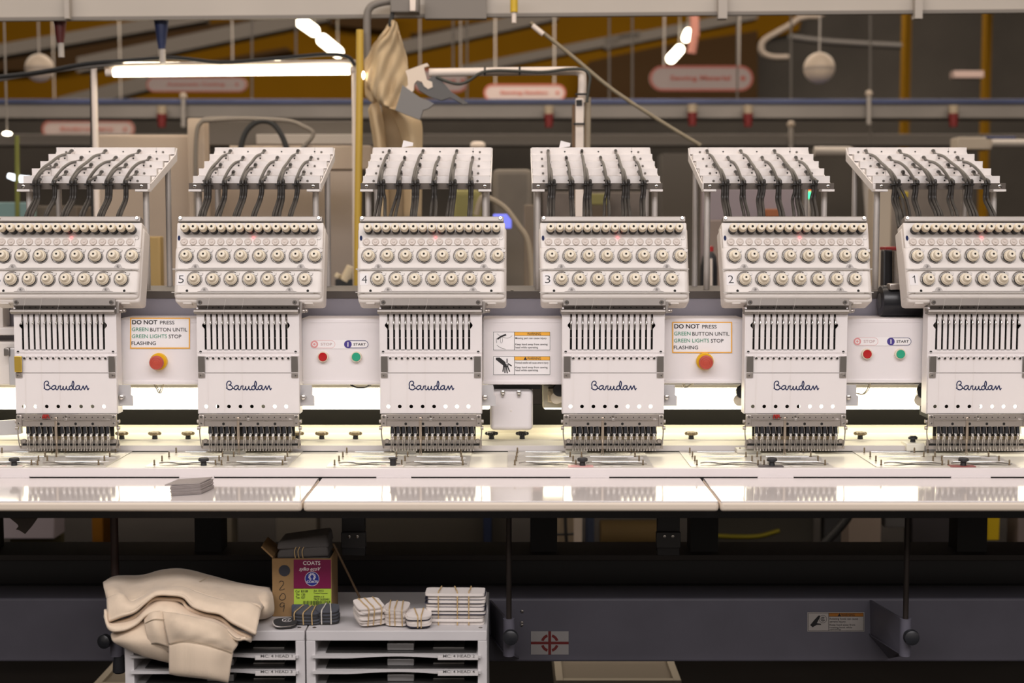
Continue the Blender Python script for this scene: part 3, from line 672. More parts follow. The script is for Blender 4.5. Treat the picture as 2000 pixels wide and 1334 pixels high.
def startstop(root, x0, y0):
    P = lambda x, y: (x0 + x, y0 + y); f = on(YP - .0008)
    m = MB(); sq(m, f(0), *P(9, 111)[:1] + (x0 + 124,), *(y0 + 14.5, y0 + 30)) if False else None
    m.mat(0).poly([f(.0001)(x, y) for x, y in pill(x0 + 17, x0 + 131, y0 + 14, y0 + 31)])
    m.mat(1); A = pill(x0 + 17.6, x0 + 65, y0 + 14.8, y0 + 30); B = pill(x0 + 18.2, x0 + 64.4, y0 + 15.4, y0 + 29.4); frame2(m, f(.0003), A, B); disc(m, f(.0004), x0 + 24.5, y0 + 22.4, 7.3)
    m.mat(2); A = pill(x0 + 82.5, x0 + 130, y0 + 14.8, y0 + 30.2); B = pill(x0 + 83.6, x0 + 128.9, y0 + 15.9, y0 + 29.1); frame2(m, f(.0003), A, B); m.mat(3); disc(m, f(.0004), x0 + 90, y0 + 22.6, 7.4)
    m.mat(0); ring2(m, f(.0006), x0 + 24.5, y0 + 22.4, 2.4, 4.2); sq(m, f(.0006), x0 + 89.2, x0 + 91, y0 + 18.3, y0 + 27)
    o = m.build('button_label', [PAPER, mat('faded_red_print', (.72, .32, .32), .5), mat('indigo_print', (.035, .03, .13), .5), mat('indigo_disc', (.06, .04, .24), .5)], root)
    g = MB(); text(g, 'STOP', f(.0006), x0 + 37, x0 + 59, y0 + 19.6, y0 + 25, bold=.008); g.build('stop_word', mat('faded_grey_print', (.55, .40, .40), .5), o)
    k = MB(); text(k, 'START', f(.0006), x0 + 101, x0 + 125, y0 + 20, y0 + 25, bold=.012); k.build('start_word', INK, o)
    for cx, mt, nm in ((x0 + 42, RED, 'stop_button'), (x0 + 107, GREEN, 'start_button')):
        c = at(cx, y0 + 46.5, YP)
        m = MB(); m.lathe(c, (0, -1, 0), [(.0108, 0), (.0108, .007), (.0100, .0085), (.0088, .0085), (.0086, .007)], 28); m.build('button_bezel', IVORY, root)
        m = MB(); m.lathe(c, (0, -1, 0), [(.0086, .002), (.0086, .0095), (.0078, .0102), (.003, .0100), (0, .0100)], 28); o = m.build(nm, mt, root); o['label'] = 'red button' if mt is RED else 'green button'
p = panel(233.5, 389, 622, 751, 'white panel with orange edged notice and red mushroom button, left of head 5'); notice(p, 254, 620.5, 371, 681); estop(p, 311, 706)
p = panel(588.5, 746, 622, 751, 'white panel with red and green buttons between heads 5 and 4'); startstop(p, 589.5, 650)
p = panel(942, 1100, 622, 751, 'white panel with two yellow headed warning stickers between heads 4 and 3')
warning_label(p, on(YP - .0008), 963.5, 648, 1.0, [('Moving part can cause injury', 43, 104, 10.5, 15.5), ('Keep hand away from sewing', 43, 106, 22.5, 27.5), ('head while operating.', 43, 88, 28.5, 33.5)], 'lever', True)
warning_label(p, on(YP - .0008), 963.5, 696, 1.0, [('Pointed needle will cause severe injury.', 43, 108, 10.5, 15.5), ('Keep hand away from sewing', 43, 106, 19.5, 24.5), ('head while operating.', 43, 88, 25, 30)], 'hand')
p = panel(1294, 1456, 622, 749, 'white panel with orange edged notice and red mushroom button, right of head 3'); notice(p, 1313, 628.5, 1430, 689.5); estop(p, 1376, 705.5)
p = panel(1651, 1811, 622, 748, 'white panel with red and green buttons between heads 2 and 1'); startstop(p, 1650, 644.5)
# work lights under the beam
def work_light(x0, x1, label):
    Y = 2.965; a = at(x0, 800, Y); b = at(x1, 757, Y)
    root = thing('work_light', ((a.x + b.x) / 2, Y, a.z), label, 'work light', 'work lights under the machine beam')
    m = MB(); m.box(a.x, b.x, Y, Y + .04, a.z, b.z, .004, 3); o = m.build('lamp_diffuser', LAMP, root); o['label'] = 'glowing diffuser'
    m = MB(); m.box(a.x, b.x, Y - .004, Y + .05, b.z, zof(752, YB) + .0, .001); m.build('lamp_housing', CREAMB, root)
work_light(-110, 957, 'long glowing lamp under the beam behind heads 6, 5 and 4')
work_light(1062, 2110, 'long glowing lamp under the beam behind heads 3, 2 and 1')
# white cover box hanging below the warning panel
c = at(1000, 800, 2.86); root = thing('trimmer_cover', (c.x, 2.86, zof(840, 2.86)), 'white rounded cover box hanging below the warning sticker panel', 'machine cover')
m = MB(); a = at(957, 841, 2.86); b = at(1041, 760, 2.86); m.box(a.x, b.x, 2.86, 2.93, a.z, b.z, .009, 4); m.build('cover', PANELW, root)
for x in (982, 1013.5):
    m = MB(); q = at(x, 766, 2.859); m.lathe(q, (0, -1, 0), [(.0045, 0), (.0045, .004), (.003, .005), (0, .005)], 12); q = at(x, 772, 2.859); m.lathe(q, (0, -1, 0), [(.003, 0), (.003, .004), (0, .0045)], 10)
    m.build('cover_screw', CHROME, root)
m = MB(); q = at(998, 802.5, 2.86); m.lathe(q, (0, -1, 0), [(.0022, 0), (.0018, .0006), (0, .0006)], 12); m.build('cover_dimple', PAINT2, root)
m = MB(); ybox(m, 953, 1056, 748, 760, 2.875, 2.94); m.build('mount_block', BLACKP, root)
# end fitting of the right-hand lamp
m = MB(); ybox(m, 1060, 1100, 752, 797, 2.93, 2.962, .002)
root = m.build('lamp_end_bracket', CREAMB); tag(root, 'cream lamp end bracket with small clamp between white cover and head 3', 'bracket')
m = MB(); ybox(m, 1070, 1086, 758, 786, 2.915, 2.93, .002); ybox(m, 1080, 1090, 768, 784, 2.90, 2.93, .002); m.cyl(at(1072, 768, 2.915), at(1072, 768, 2.905), .004); m.build('clamp', mat('beige_zinc', (.62, .54, .40), .4, .7), root)
for px, py, lab in ((1804, 766, 'black round nosed motor can beside the lamp, left of head 1'), (1450, 766, 'black round nosed motor can beside the lamp, left of head 2'), (1092, 762, 'black round nosed motor can beside the lamp, left of head 3')):
    q = at(px, py, 2.88); root = thing('thread_motor', q, lab, 'small motor', 'small motors beside the lamps')
    m = MB(); m.lathe(q, (.3, 1, 0), [(0, -.003), (.012, -.002), (.0145, .003), (.0145, .05)], 20); m.build('motor_can', BLACKP, root)
    m = MB(); m.lathe(q + Vector((-.006, .002, -.017)), (.3, 1, 0), [(0, 0), (.012, .002), (.012, .04)], 18); m.build('motor_flange', IVORY, root)
# loose wires below the panels
for pts, lab in (([(300, 749), (306, 760), (311, 768), (314, 760), (318, 749)], 'thin bent wire below the first notice panel'), ([(684, 752), (696, 757), (712, 757), (722, 752)], 'dark curved wire below the left start stop panel'), ([(1333, 749), (1336, 756), (1342, 756), (1352, 749)], 'thin pale wire loop below the second notice panel'), ([(1672, 768), (1684, 770), (1694, 760), (1697, 749)], 'thin grey wire pair below the right start stop panel')):
    m = MB(); m.tube([at(x, y, 2.90) for x, y in pts], .0013, 6, 4); m.tube([at(x + 3, y, 2.905) for x, y in pts], .0011, 6, 4); tag(m.build('loose_wire', IVORY if 'thin' in lab else BLACKP), lab, 'wire')

# ------------------------------------------------------------------ bed
YR = atz(1000, 882.3, ZB).y; YF = atz(1000, 915.5, ZB).y; ZL = zof(930.5, YF)
Z1 = zof(870, YR); Y1 = atz(1000, 861, Z1).y; Z2 = zof(858.5, Y1); Y2 = atz(1000, 845, Z2).y; Z3 = zof(836, Y2)
bed = thing('machine_bed', (0, YR, ZB), 'long pale sewing bed of the machine under all heads', 'machine bed')
m = MB(); m.box(-1.5, 1.5, YF + .001, YR + .004, ZB - .03, ZB, .0008); m.build('bed_top', CREAMB, bed)
m = MB(); m.box(-1.5, 1.5, YF - .003, YF + .010, ZL - .0007, ZB + .0012, .0012); m.build('front_ledge', BEDW, bed)
m = MB(); m.box(-1.5, 1.5, YF + .0005, YF + .004, ZB - .029, ZL - .0007); m.build('shadow_gap', VOID, bed)
m = MB(); m.box(-1.6, 1.6, 3.112, 3.48, .835, .855, .002); m.build('light_block_deck', mat('dark_deck_paint', (.03, .028, .027), .7), bed)  # unseen deck added to keep hall light off the shelf and lower beam
m = MB(); extr(m, -1.5, 1.5, [(YR + .003, ZB - .02), (YR, ZB + .001), (YR, Z1), (Y1, Z1 + .0004), (Y1, Z2), (Y2 - .004, Z2 + .0004), (Y2, Z3), (Y2 + .05, Z3), (Y2 + .05, ZB - .02)])
m.build('pantograph_rail', CREAMB, bed)
m = MB(); m.box(-1.5, 1.5, YR - .0012, YR + .0, ZB, ZB + .0018); m.build('rail_gap', VOID, bed)
m = MB(); m.box(-1.5, 1.5, YR - .0014, YR + .0005, ZB + .0018, Z1 - .0003); m.build('rail_strip', mat('grey_white_strip', (.66, .62, .60), .45), bed)
m = MB(); m.box(-1.6, 1.6, 3.10, 3.11, Z3 - .1, zof(790, 3.1)); tag(m.build('dark_rear_panel', mat('near_black_panel', (.014, .013, .012), .8, spec=.2)), 'near black panel behind the sewing bed below the lamps', 'machine guard')  # plain near-black panel filling the dark band above the bed rail
for x0, x1 in ((0, 57), (350, 418), (735, 803), (1114, 1190), (1480, 1550), (1858, 1935)): m = MB(); ybox(m, x0, x1, 930, 933.5, YF - .006, YF - .002); m.build('hinge_strip', BEDW, bed)
# thumb knobs on the pantograph rail
kn = None
for px, lab, dk in ((238, 'brass thumb knob on the bed rail close behind head 6', 0), (302.5, 'left brass thumb knob of the pair below the first notice panel', 0), (367.5, 'right brass thumb knob of the pair below the first notice panel', 0), (581, 'brass thumb knob on the bed rail half hidden behind head 5', 0), (628.5, 'left brass thumb knob of the pair below the left start stop panel', 0), (694.5, 'right brass thumb knob of the pair below the left start stop panel', 0),
                    (960, 'left black thumb knob under the white cover box', 1), (1020, 'right black thumb knob under the white cover box', 1), (1350, 'brass thumb knob on the bed rail below the second notice panel', 0), (1680, 'brass thumb knob on the bed rail below the right start stop panel', 0)):
    q = atz(px, 857, Z2 + .0005)
    if kn is None:
        kn = thing('thumb_knob', (0, 0, 0), '', 'thumb knob', 'thumb knobs along the bed rail')
        s = MB().lathe((0, 0, 0), (0, 0, 1), [(.0058, 0), (.0052, .006), (.0052, .008)], 14).build('knob_stem', BLACKP, kn)
        m = MB(); m.lathe((0, 0, 0), (0, 0, 1), [(.006, .0075), (.010, .009), (.0105, .013), (.008, .0145), (0, .0145)], 20)
        for a in range(6): m.lathe((.0095 * math.cos(a * 1.047), .0095 * math.sin(a * 1.047), 0), (0, 0, 1), [(.0022, .008), (.0042, .0095), (.0042, .0125), (.0025, .0143), (0, .0143)], 10)
        h = m.build('knob_head', mat('aged_brass_plastic', (.26, .20, .11), .4, .2), kn); hm = h.data.copy(); hm.materials[0] = BLACKP; c = kn
    else: c = copy_tree(kn)
    c.location = q; c['label'] = lab
    if dk:
        [ch for ch in c.children if ch.name.startswith('knob_head')][0].data = hm
root = thing('rail_clamp', atz(1783, 868, Z1), 'cream clamp block with black knob on the bed rail left of head 1', 'rail clamp')
m = MB(); a = at(1770, 882, YR - .01); b = at(1806, 866, YR - .01); m.box(a.x, b.x, YR - .012, YR + .03, a.z + .001, b.z, .0015); m.build('clamp_block', CREAMB, root)
m = MB(); q = Vector(((a.x + b.x) / 2 - .0, YR + .01, b.z)); m.lathe(q, (0, 0, 1), [(.0055, 0), (.005, .005), (.009, .006), (.0095, .010), (.006, .0125), (0, .0125)], 18); m.build('clamp_knob', BLACKP, root)
# small needle guard blocks behind each station
for i, (xa, xb, lab) in enumerate(((440, 484, 5), (772, 814, 4), (1104, 1146, 3), (1436, 1482, 2))):
    m = MB(); a = at(xa, 884, YR - .006); b = at(xb, 872, YR - .006); m.box(a.x, b.x, YR - .030, YR - .0016, ZB + .0018, zof(877, YR - .03), .0012)
    tag(m.build('stop_block', CREAMB), 'pale yellow stop block at the bed rail under head %d' % lab, 'stop block', 'stop blocks at the rail')

# ------------------------------------------------------------------ hooping plates
PLATE = mat('brushed_plate', (.80, .77, .70), .28, .35, noise=.12, nscale=6, stretch=(1, 3, 1))
Yf, Yb_ = YF + .0135, YR - .004
def station(n, xl, xr, kx, tagmat, tags):
    X0 = xof(xl, 883, Yb_); X1 = xof(xr, 883, Yb_); z = ZB + .0006
    root = thing('hooping_plate', ((X0 + X1) / 2, Yf, ZB), 'steel hooping plate with pins and black knob on the bed under head %d' % n, 'hooping plate', 'hooping plates on the bed')
    m = MB(); m.box(X0, X1, Yf, Yb_, z, z + .0010); m.build('plate', PLATE, root)
    for cx in (X0 + .079, X0 + .206):
        for fy, w, bow, nm in ((.80, .030, .006, 'hoop_slit'), (.47, .036, .005, 'hoop_slit'), (.10, .050, -.008, 'hoop_gap')):
            yc = Yf + (Yb_ - Yf) * fy; A = []; B = []; m = MB()
            for j in range(17):
                t = -1 + j / 8; A.append((cx + w * t, yc + bow * (t * t - .3), z + .0014)); B.append((cx + w * t, yc + bow * (t * t - .3) + .0050 * (1 - t * t) + .0004, z + .0014))
            m.grid([A, B]); m.build(nm, VOID, root)
        m = MB(); yc = Yf + (Yb_ - Yf) * .14; m.tube([(cx + .058 * (-1 + j / 5), yc + .006 * math.cos(j * 1.3) * (1 - abs(-1 + j / 5)), z + .0035 + .0015 * math.sin(j * 1.1)) for j in range(11)], .0012, 6, 4); m.build('hoop_wire', DSTEEL, root)
        for fy in (.28, .62, .93):
            m = MB(); yc = Yf + (Yb_ - Yf) * fy; m.tube([(cx + .044 * (-1 + j / 6), yc + .003 * (-1 + j / 6) ** 2, z + .0016) for j in range(13)], .0006, 5, 2); m.build('hoop_edge', CHROME, root)
    k = None
    for cx in (X0 + .079, X0 + .206):
        for dx, fy in ((-.060, .90), (-.0615, .62), (-.063, .36), (-.0655, .10), (.040, .90), (.0435, .62), (.047, .36), (.050, .10)):
            q = Vector((cx + dx, Yf + (Yb_ - Yf) * fy, z + .001))
            if k is None: k = MB().lathe(q, (0, 0, 1), [(.0021, 0), (.0021, .0015), (.0013, .0018), (.0016, .004), (.0016, .0095), (.0010, .0105), (0, .0105)], 10).build('hoop_pin', mat('brown_steel_pin', (.22, .17, .11), .4, .6), root); q0 = q
            else: inst(k, k.location + (q - q0), root)
    m = MB()
    for fy in (.32, .55, .88): m.box(X1 - .040, X1 - .010, Yf + (Yb_ - Yf) * fy, Yf + (Yb_ - Yf) * fy + .0022, z + .001, z + .0016)
    for j in range(3): m.box(X1 - .12 + j * .022, X1 - .104 + j * .022, Yf + .0005, Yf + .003, z + .001, z + .0014)
    m.build('plate_marks', PAPER, root)
    xk = xof(kx, 912, Yf); yk = Yf + .008
    m = MB(); m.box(xk - .027, xk + .020, Yf - .006, Yf + .016, z + .001, z + .0022); m.build('clamp_tag', tagmat, root)
    if tags:
        m = MB(); m.box(xk - .022, xk - .012, Yf + .001, Yf + .004, z + .0022, z + .0024); m.box(xk + .009, xk + .017, Yf + .001, Yf + .004, z + .0022, z + .0024); m.build('tag_print', mat('red_print', (.45, .12, .13), .5), root)
    m = MB(); m.lathe((xk, yk, z + .002), (0, 0, 1), [(.0058, 0), (.0050, .007), (.0095, .0085), (.0100, .0125), (.0085, .0145), (0, .0150)] if n != 4 else [(.0058, 0), (.0058, .012), (.0085, .0125), (.0085, .015), (0, .015)], 20); m.build('clamp_knob', BLACK, root)
PT = mat('pale_tag', (.80, .76, .68), .4); PK = mat('pink_tag', (.72, .42, .40), .4); DT = mat('dark_tag', (.10, .09, .09), .4); RT = mat('dark_red_tag', (.30, .10, .09), .4)
station(6, -8, 258, 25, PT, 1); station(5, 330, 591.5, 396, PT, 0); station(4, 661, 921.5, 767, PT, 1); station(3, 992, 1258, 1138, PK, 1); station(2, 1326.5, 1586, 1509, DT, 0); station(1, 1665, 1928, 1884, RT, 0)

# ------------------------------------------------------------------ table top in three panels
YT1 = YF - .0055; ZT = zof(933.5, YT1); YT0 = atz(1000, 979, ZT).y; THK = ZT - zof(1000, YT0)
g1 = xof(626, 933.5, YT1); g2 = xof(1370.5, 933.5, YT1)
for xa, xb, lab in ((-1.5, g1 - .001, 'left white laminate table panel with the grey patches on it'), (g1 + .001, g2 - .001, 'middle white laminate table panel between the two joints'), (g2 + .001, 1.5, 'right white laminate table panel of the machine')):
    root = thing('tabletop_board', ((xa + xb) / 2, YT0, ZT - THK), lab, 'table panel', 'laminate panels of the table')
    m = MB(); m.box(xa + .0015, xb - .0015, YT0 + .002, YT1, ZT - .004, ZT, .0012, 2); o = m.build('laminate_top', LAMIN, root)
    m = MB(); m.box(xa, xb, YT0, YT1, ZT - THK, ZT - .001, .006, 4); m.build('edge_band', LAMINE, root)
# ------------------------------------------------------------------ machine frame under the table
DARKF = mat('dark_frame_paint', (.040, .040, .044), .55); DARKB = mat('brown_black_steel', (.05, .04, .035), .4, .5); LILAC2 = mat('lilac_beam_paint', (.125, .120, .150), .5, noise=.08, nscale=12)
YL = 2.80
m = MB(); m.box(-1.5, 1.5, YL, 2.905, zof(1293, YL), zof(1168.5, YL), .005, 3)
low = m.build('lower_beam', LILAC2); tag(low, 'wide lilac grey lower beam under the table carrying the warning sticker', 'machine beam')
fL = on(YL - .0008)
warning_label(low, fL, 1578.5, 1197, .975, [('Rotating hook can cause', 43, 100, 10, 15), ('severe injury.', 43, 76, 15.6, 20.6), ('Keep hand away from', 43, 94, 22, 27), ('rotating hook while', 43, 88, 27.5, 32), ('operating.', 43, 66, 31.3, 35)], 'hook', paper=mat('muted_sticker', (.42, .385, .36), .6), hd=mat('muted_orange_print', (.36, .13, .012), .6))  # paper and header colours toned down from the other warning labels
f = fL(0); m = MB().mat(0); sq(m, f, 1037, 1110.5, 1233, 1278.5); f = fL(.0003); m.mat(1)
sq(m, f, 1037, 1110.5, 1253.2, 1258.4); sq(m, fL(.00035), 1070.8, 1076.4, 1233, 1278.5)
for a in (0, 90, 180, 270): ring2(m, f, 1073.7, 1256, 12.3, 17.6, 14, a + 17, a + 73)
m.build('cross_sticker', [mat('grey_sticker', (.37, .35, .345), .6), mat('dark_red_print', (.17, .016, .016), .6)], low)
m = MB()
for x, y in ((1019.5, 1194), (1019, 1216), (1019, 1220.5)): m.lathe(at(x, y, YL), (0, -1, 0), [(.0032, 0), (.0032, .002), (0, .003)], 10)
m.build('beam_bolts', CHROME, low)
low2 = thing('machine_underframe', (0, 3.0, zof(1168, 3.0)), 'dark steel under frame with uprights behind the lower beam', 'machine frame')
m = MB(); m.box(-1.6, 1.6, 3.0, 3.03, zof(1285, 3.0), zof(1095, 3.0)); m.build('back_panel', DARKF, low2)
m = MB(); m.box(-1.6, 1.6, 2.99, 3.12, zof(1095, 2.99), zof(1084, 2.99), .001); m.build('shelf_edge', mat('greybrown_steel', (.055, .047, .045), .6), low2)
m = MB(); m.box(-1.6, 1.6, 2.985, 3.0, zof(1150, 2.985), zof(1143, 2.985)); m.build('panel_rib', DARKF, low2)
for xa, xb in ((-30, -10), (383, 434), (1036, 1088), (1347, 1402), (1866, 1926)):
    m = MB(); a = at(xa, 1090, 3.03); b = at(xb, 1000, 3.03); m.box(a.x, b.x, 3.02, 3.08, a.z, b.z + .08); m.build('upright', mat('black_upright', (.012, .012, .013), .6), low2)
m = MB(); m.box(-1.5, 1.5, 2.52, 2.545, zof(1012, 2.52), ZT - THK - .0006, .001); tag(m.build('table_apron', DARKF), 'dark steel apron rail directly below the white table panels', 'apron rail')
for x, lab in ((690, 'dark bolted hanger plate under the table above the card box'), (1306, 'dark bolted hanger plate under the table right of the middle post')):
    root = thing('hanger_bracket', at(x, 1083, 2.72), lab, 'hanger bracket', 'hanger plates under the table')
    m = MB(); a = at(x - 22, 1085, 2.72); b = at(x + 22, 1002, 2.72); m.box(a.x, b.x, 2.72, 2.74, a.z, ZB - .032, .001); m.build('hanger_plate', DARKF, root)
    m = MB(); a = at(x - 24, 1071, 2.705); b = at(x + 24, 1040, 2.705); m.box(a.x, b.x, 2.705, 2.72, a.z, b.z, .002); m.build('clamp_block', mat('dark_block', (.055, .055, .058), .45), root)
    m = MB()
    for dx in (-8, 8): m.lathe(at(x + dx, 1048, 2.705), (0, -1, 0), [(.003, 0), (.003, .002), (0, .0025)], 10)
    m.build('bracket_bolts', CHROME, root)
def post(px, w, yknob, lab, brown=False):
    Y = 2.615 if not brown else 2.71; s = F / 2.7
    root = thing('table_post', at(px, 1280, Y), lab, 'table post', 'posts under the table')
    x = xof(px, 1100, Y); r = w / 2 / s
    m = MB(); m.cyl((x, Y, zof(1225, Y)), (x, Y, ZT - THK - .0006), r, seg=18); m.build('post_tube', DARKB if not brown else mat('rust_brown_steel', (.055, .032, .028), .5), root)
    return root, x, Y
for px, lab in ((994, 'thin dark post with round black knob behind the grey cabinet'), (1771, 'dark table post with round black knob right of the warning sticker')):
    root, x, Y = post(px, 10.5, 1240, lab)
    m = MB(); m.cyl((x, Y, zof(1280, Y)), (x, Y, zof(1208, Y)), .0108, seg=20); m.build('post_socket', LILAC2, root)
    m = MB(); q = Vector((x + .003, Y - .010, zof(1239, Y - .01))); m.lathe(q, (0, -1, 0), [(.006, 0), (.006, .012), (.0140, .014), (.0150, .02), (.0135, .026), (.008, .0285), (0, .029)], 26); m.build('socket_knob', BLACKP, root)
    m = MB(); xl = xof(1698 if px > 1500 else 956, 1200, YL)
    zt, zm, zb = zof(1172, YL), zof(1240, YL), zof(1290, YL); st, sb = zof(1210, Y), zof(1280, Y)
    m.prism([(xl, YL - .0006, zt), (xl + .003, YL - .0006, zm), (x - .006, Y + .004, sb), (x - .006, Y + .004, st)], (.004, .001, 0))
    m.prism([(xl, YL - .0006, zm), (x + .02, YL - .0006, zb + .004), (x + .004, Y, sb + .001), (x - .008, Y, sb + .001)], (0, 0, .003)); m.build('gusset', LILAC2, root)
root, x, Y = post(224.5, 16, 1245, 'rust brown post at the left of the folded sweatshirts', True)
m = MB(); m.cyl((x, Y, zof(1280, Y)), (x, Y, zof(1222, Y)), .0125, seg=20); m.build('post_socket', LILAC2, root)
m = MB(); m.lathe((x + .004, Y, zof(1314, Y)), (0, 0, 1), [(.009, 0), (.0125, .003), (.0120, .018), (.0095, .034), (.0095, .036)], 20); m.build('rubber_foot', BLACKP, root)
m = MB(); q = Vector((x - .011, Y - .012, zof(1245, Y))); m.lathe(q, (-.3, -1, 0), [(.006, 0), (.006, .006), (.0135, .010), (.0135, .020), (.007, .024), (0, .0245)], 22); m.build('socket_knob', BLACKP, root)
# card tag hanging at the left under the table
m = MB(); m.prism([at(x, y, 2.56) for x, y in ((18, 1011), (74, 1011), (62, 1028), (49, 1043), (38, 1036), (31, 1034), (36, 1028), (34, 1024))], (0, .002, 0)); tag(m.build('dark_rag', mat('dark_grey_fabric', (.10, .085, .075), .9)), 'torn dark grey rag hanging under the left table panel', 'rag')
CRM = mat('cream_board', (.42, .37, .29), .6)
for xa, xb, ya, yb, lab in ((.105, .405, 3.33, 3.80, 'low cream platform with raised rim behind the lower beam at the middle'), (-.995, -.20, 3.30, 3.80, 'low cream platform with raised rim behind the left cabinet')):
    root = thing('floor_platform', ((xa + xb) / 2, ya, 0), lab, 'platform', 'cream platforms on the floor')
    m = MB(); m.box(xa, xb, ya, yb, .24, .292, .002); m.build('platform_top', mat('greyed_board', (.22, .185, .14), .7), root)
    for nm, q in (('rim', (xa, xa + .018, ya, yb)), ('rim', (xb - .018, xb, ya, yb)), ('rim', (xa + .018, xb - .018, ya, ya + .018))): m = MB(); m.box(*q, .2905, .30, .001); m.build(nm, CRM, root)
    for qx in (xa + .02, xb - .05):
        for qy in (ya + .02, yb - .05): m = MB(); m.box(qx, qx + .03, qy, qy + .03, 0, .241); m.build('leg', CRM, root)

# ------------------------------------------------------------------ two sorter cabinets
YC = 2.45; ZC = zof(1232, YC); s = F / 2.6
CAB = mat('light_grey_cabinet', (.60, .575, .58), .5, noise=.05, nscale=10); SHELF = mat('grey_white_shelf', (.56, .54, .54), .4); SHEETM = mat('thin_steel_sheet', (.5, .48, .46), .3, .9)
def cabinet(x0, x1, labels, lab):
    X0, X1 = xof(x0, 1260, YC), xof(x1, 1260, YC); zt = ZC; zb = .30; t = .016; yb = 2.72
    root = thing('sorter_cabinet', ((X0 + X1) / 2, YC, zb), lab, 'cabinet', 'grey sorter cabinets under the table')
    m = MB(); m.box(X0, X1, YC, yb, zt - .018, zt, .0015); m.build('cabinet_top', CAB, root)
    for xa in (X0, X1 - t): m = MB(); m.box(xa, xa + t, YC, yb, zb, zt - .018, .001); m.build('side_panel', CAB, root)
    m = MB(); m.box(X0 + t, X1 - t, yb - .006, yb, zb, zt - .018); m.build('back_panel', DARKF, root)
    m = MB(); m.box(X0 + t, X1 - t, YC, yb - .006, zb, zb + .016); m.build('cabinet_floor', CAB, root)
    m = MB()
    for xx in (X0 + .012, X1 - .012): m.lathe((xx, YC + .02, zt), (0, 0, 1), [(.004, 0), (.003, .0008), (0, .001)], 10)
    m.build('top_screws', CHROME, root)
    y = 1279
    for i in range(7):
        z = zof(y, YC) ; xa, xb = X0 + t - .005, X1 - t + .005; n = 24; w = xb - xa
        if z < zb + .03: break
        def sc(u): return 0 if u < .22 or u > .78 else (.5 - .5 * math.cos((u - .22) / .56 * 2 * math.pi)) ** .6 * .012
        fr = [(xa + w * k / n, YC - .006 + sc(k / n)) for k in range(n + 1)]
        m = MB(); A = [(x, yy, z) for x, yy in fr]; B = [(x, yy, z - .0045) for x, yy in fr]; C = [(x, yb - .01, z - .0045) for x, yy in fr]; Dk = [(x, yb - .01, z) for x, yy in fr]
        m.grid([[Vector(p) for p in q] for q in (A, B, C, Dk, A)]); m.poly([A[0], B[0], C[0], Dk[0]]); m.poly([A[-1], B[-1], C[-1], Dk[-1]])
        sh = m.build('shelf', SHELF, root)
        m = MB(); m.box(xb - .075, xb - .004, YC - .0088, YC - .0062, z - .0068, z + .0012, .0006); ls = m.build('label_strip', mat('clear_label', (.66, .63, .62), .2, coat=.4), sh)
        m = MB(); lt = labels[i % len(labels)]; ff = onY(YC - .0092); pxl = 1000 + (xb - .066) * F / (YC * math.cos(TILT) + .70 * math.sin(TILT)); text(m, lt, ff, pxl, pxl + 62, y - .5, y + 5.2, bold=.006); m.build('label_text', mat('faded_pen', (.10, .095, .095), .5), ls)
        m = MB(); m.box(xa + .022, xb - .008, YC + .009, yb - .03, z + .0012, z + .0024); m.build('steel_sheet', mat('shade_black_sheet', (.055, .052, .05), .4, .4), root)  # sheet coloured near-black so the shelf openings look unlit
        m = MB(); cx = (xa + xb) / 2 + .005; m.box(cx - .023, cx + .024, YC + .018, YC + .050, z + .0030, z + .0150, .001); m.build('magnet_block', mat('grey_metal_block', (.36, .35, .35), .35, .6), root)
        m = MB(); m.box(xb - .085, xb - .03, YC + .030, YC + .10, z + .0028, z + .0045); m.build('steel_strip', SHEETM, root)
        y += 30.5
    return root
cabinet(243, 595, ['MC: 4 HEAD 1', 'MC: 4 HEAD 3', 'MC: 4 HEAD 5'], 'grey sorter cabinet with thin shelves under the folded sweatshirts')
cabinet(598, 951, ['MC: 4 HEAD 2', 'MC: 4 HEAD 4', 'MC: 4 HEAD 6'], 'grey sorter cabinet with thin shelves under the white patch bundles')

# ------------------------------------------------------------------ folded sweatshirts
FLEECE = mat('beige_fleece', (.70, .565, .425), .9, noise=.06, nscale=60, bump=.35, bscale=900, sheen=.25); FLEECE2 = mat('beige_rib_knit', (.74, .60, .455), .9, noise=.05, nscale=60, bump=.4, bscale=700, stretch=(1, 1, .08), sheen=.25)
def loft(name, rows, mt, parent, n=44, sm=6, th=.004, wob=.0, sub=True):
    R_ = [resample(crom([at(*p) for p in r], 8), n) for r in rows]
    cols = [crom([r[k] for r in R_], sm) for k in range(n)]
    rows2 = [[cols[k][i] for k in range(n)] for i in range(len(cols[0]))]
    if wob:
        for i, r in enumerate(rows2):
            for k, p in enumerate(r): p.y += wob * (math.sin(k * .55 + i * .23) * math.sin(i * .41 + k * .13) + .5 * math.sin(k * .21 - i * .35))
    m = MB(); m.grid(rows2); o = m.build(name, mt, parent, ang=180)
    md = o.modifiers.new('thickness', 'SOLIDIFY'); md.thickness = th; md.offset = 0
    return o
garm = thing('folded_sweatshirts', at(350, 1232, 2.55), 'pile of beige folded sweatshirts with hanging sleeve on the left cabinet', 'sweatshirt')
HT = [(209.5, 1171, 2.46), (223, 1163, 2.455), (239, 1162, 2.45), (254.6, 1176, 2.445), (281, 1166, 2.45), (305, 1152.4, 2.46), (353, 1147.6, 2.47), (371, 1154, 2.465), (424, 1171, 2.455), (477.5, 1177.6, 2.45), (504, 1183, 2.45), (509, 1192, 2.45)]
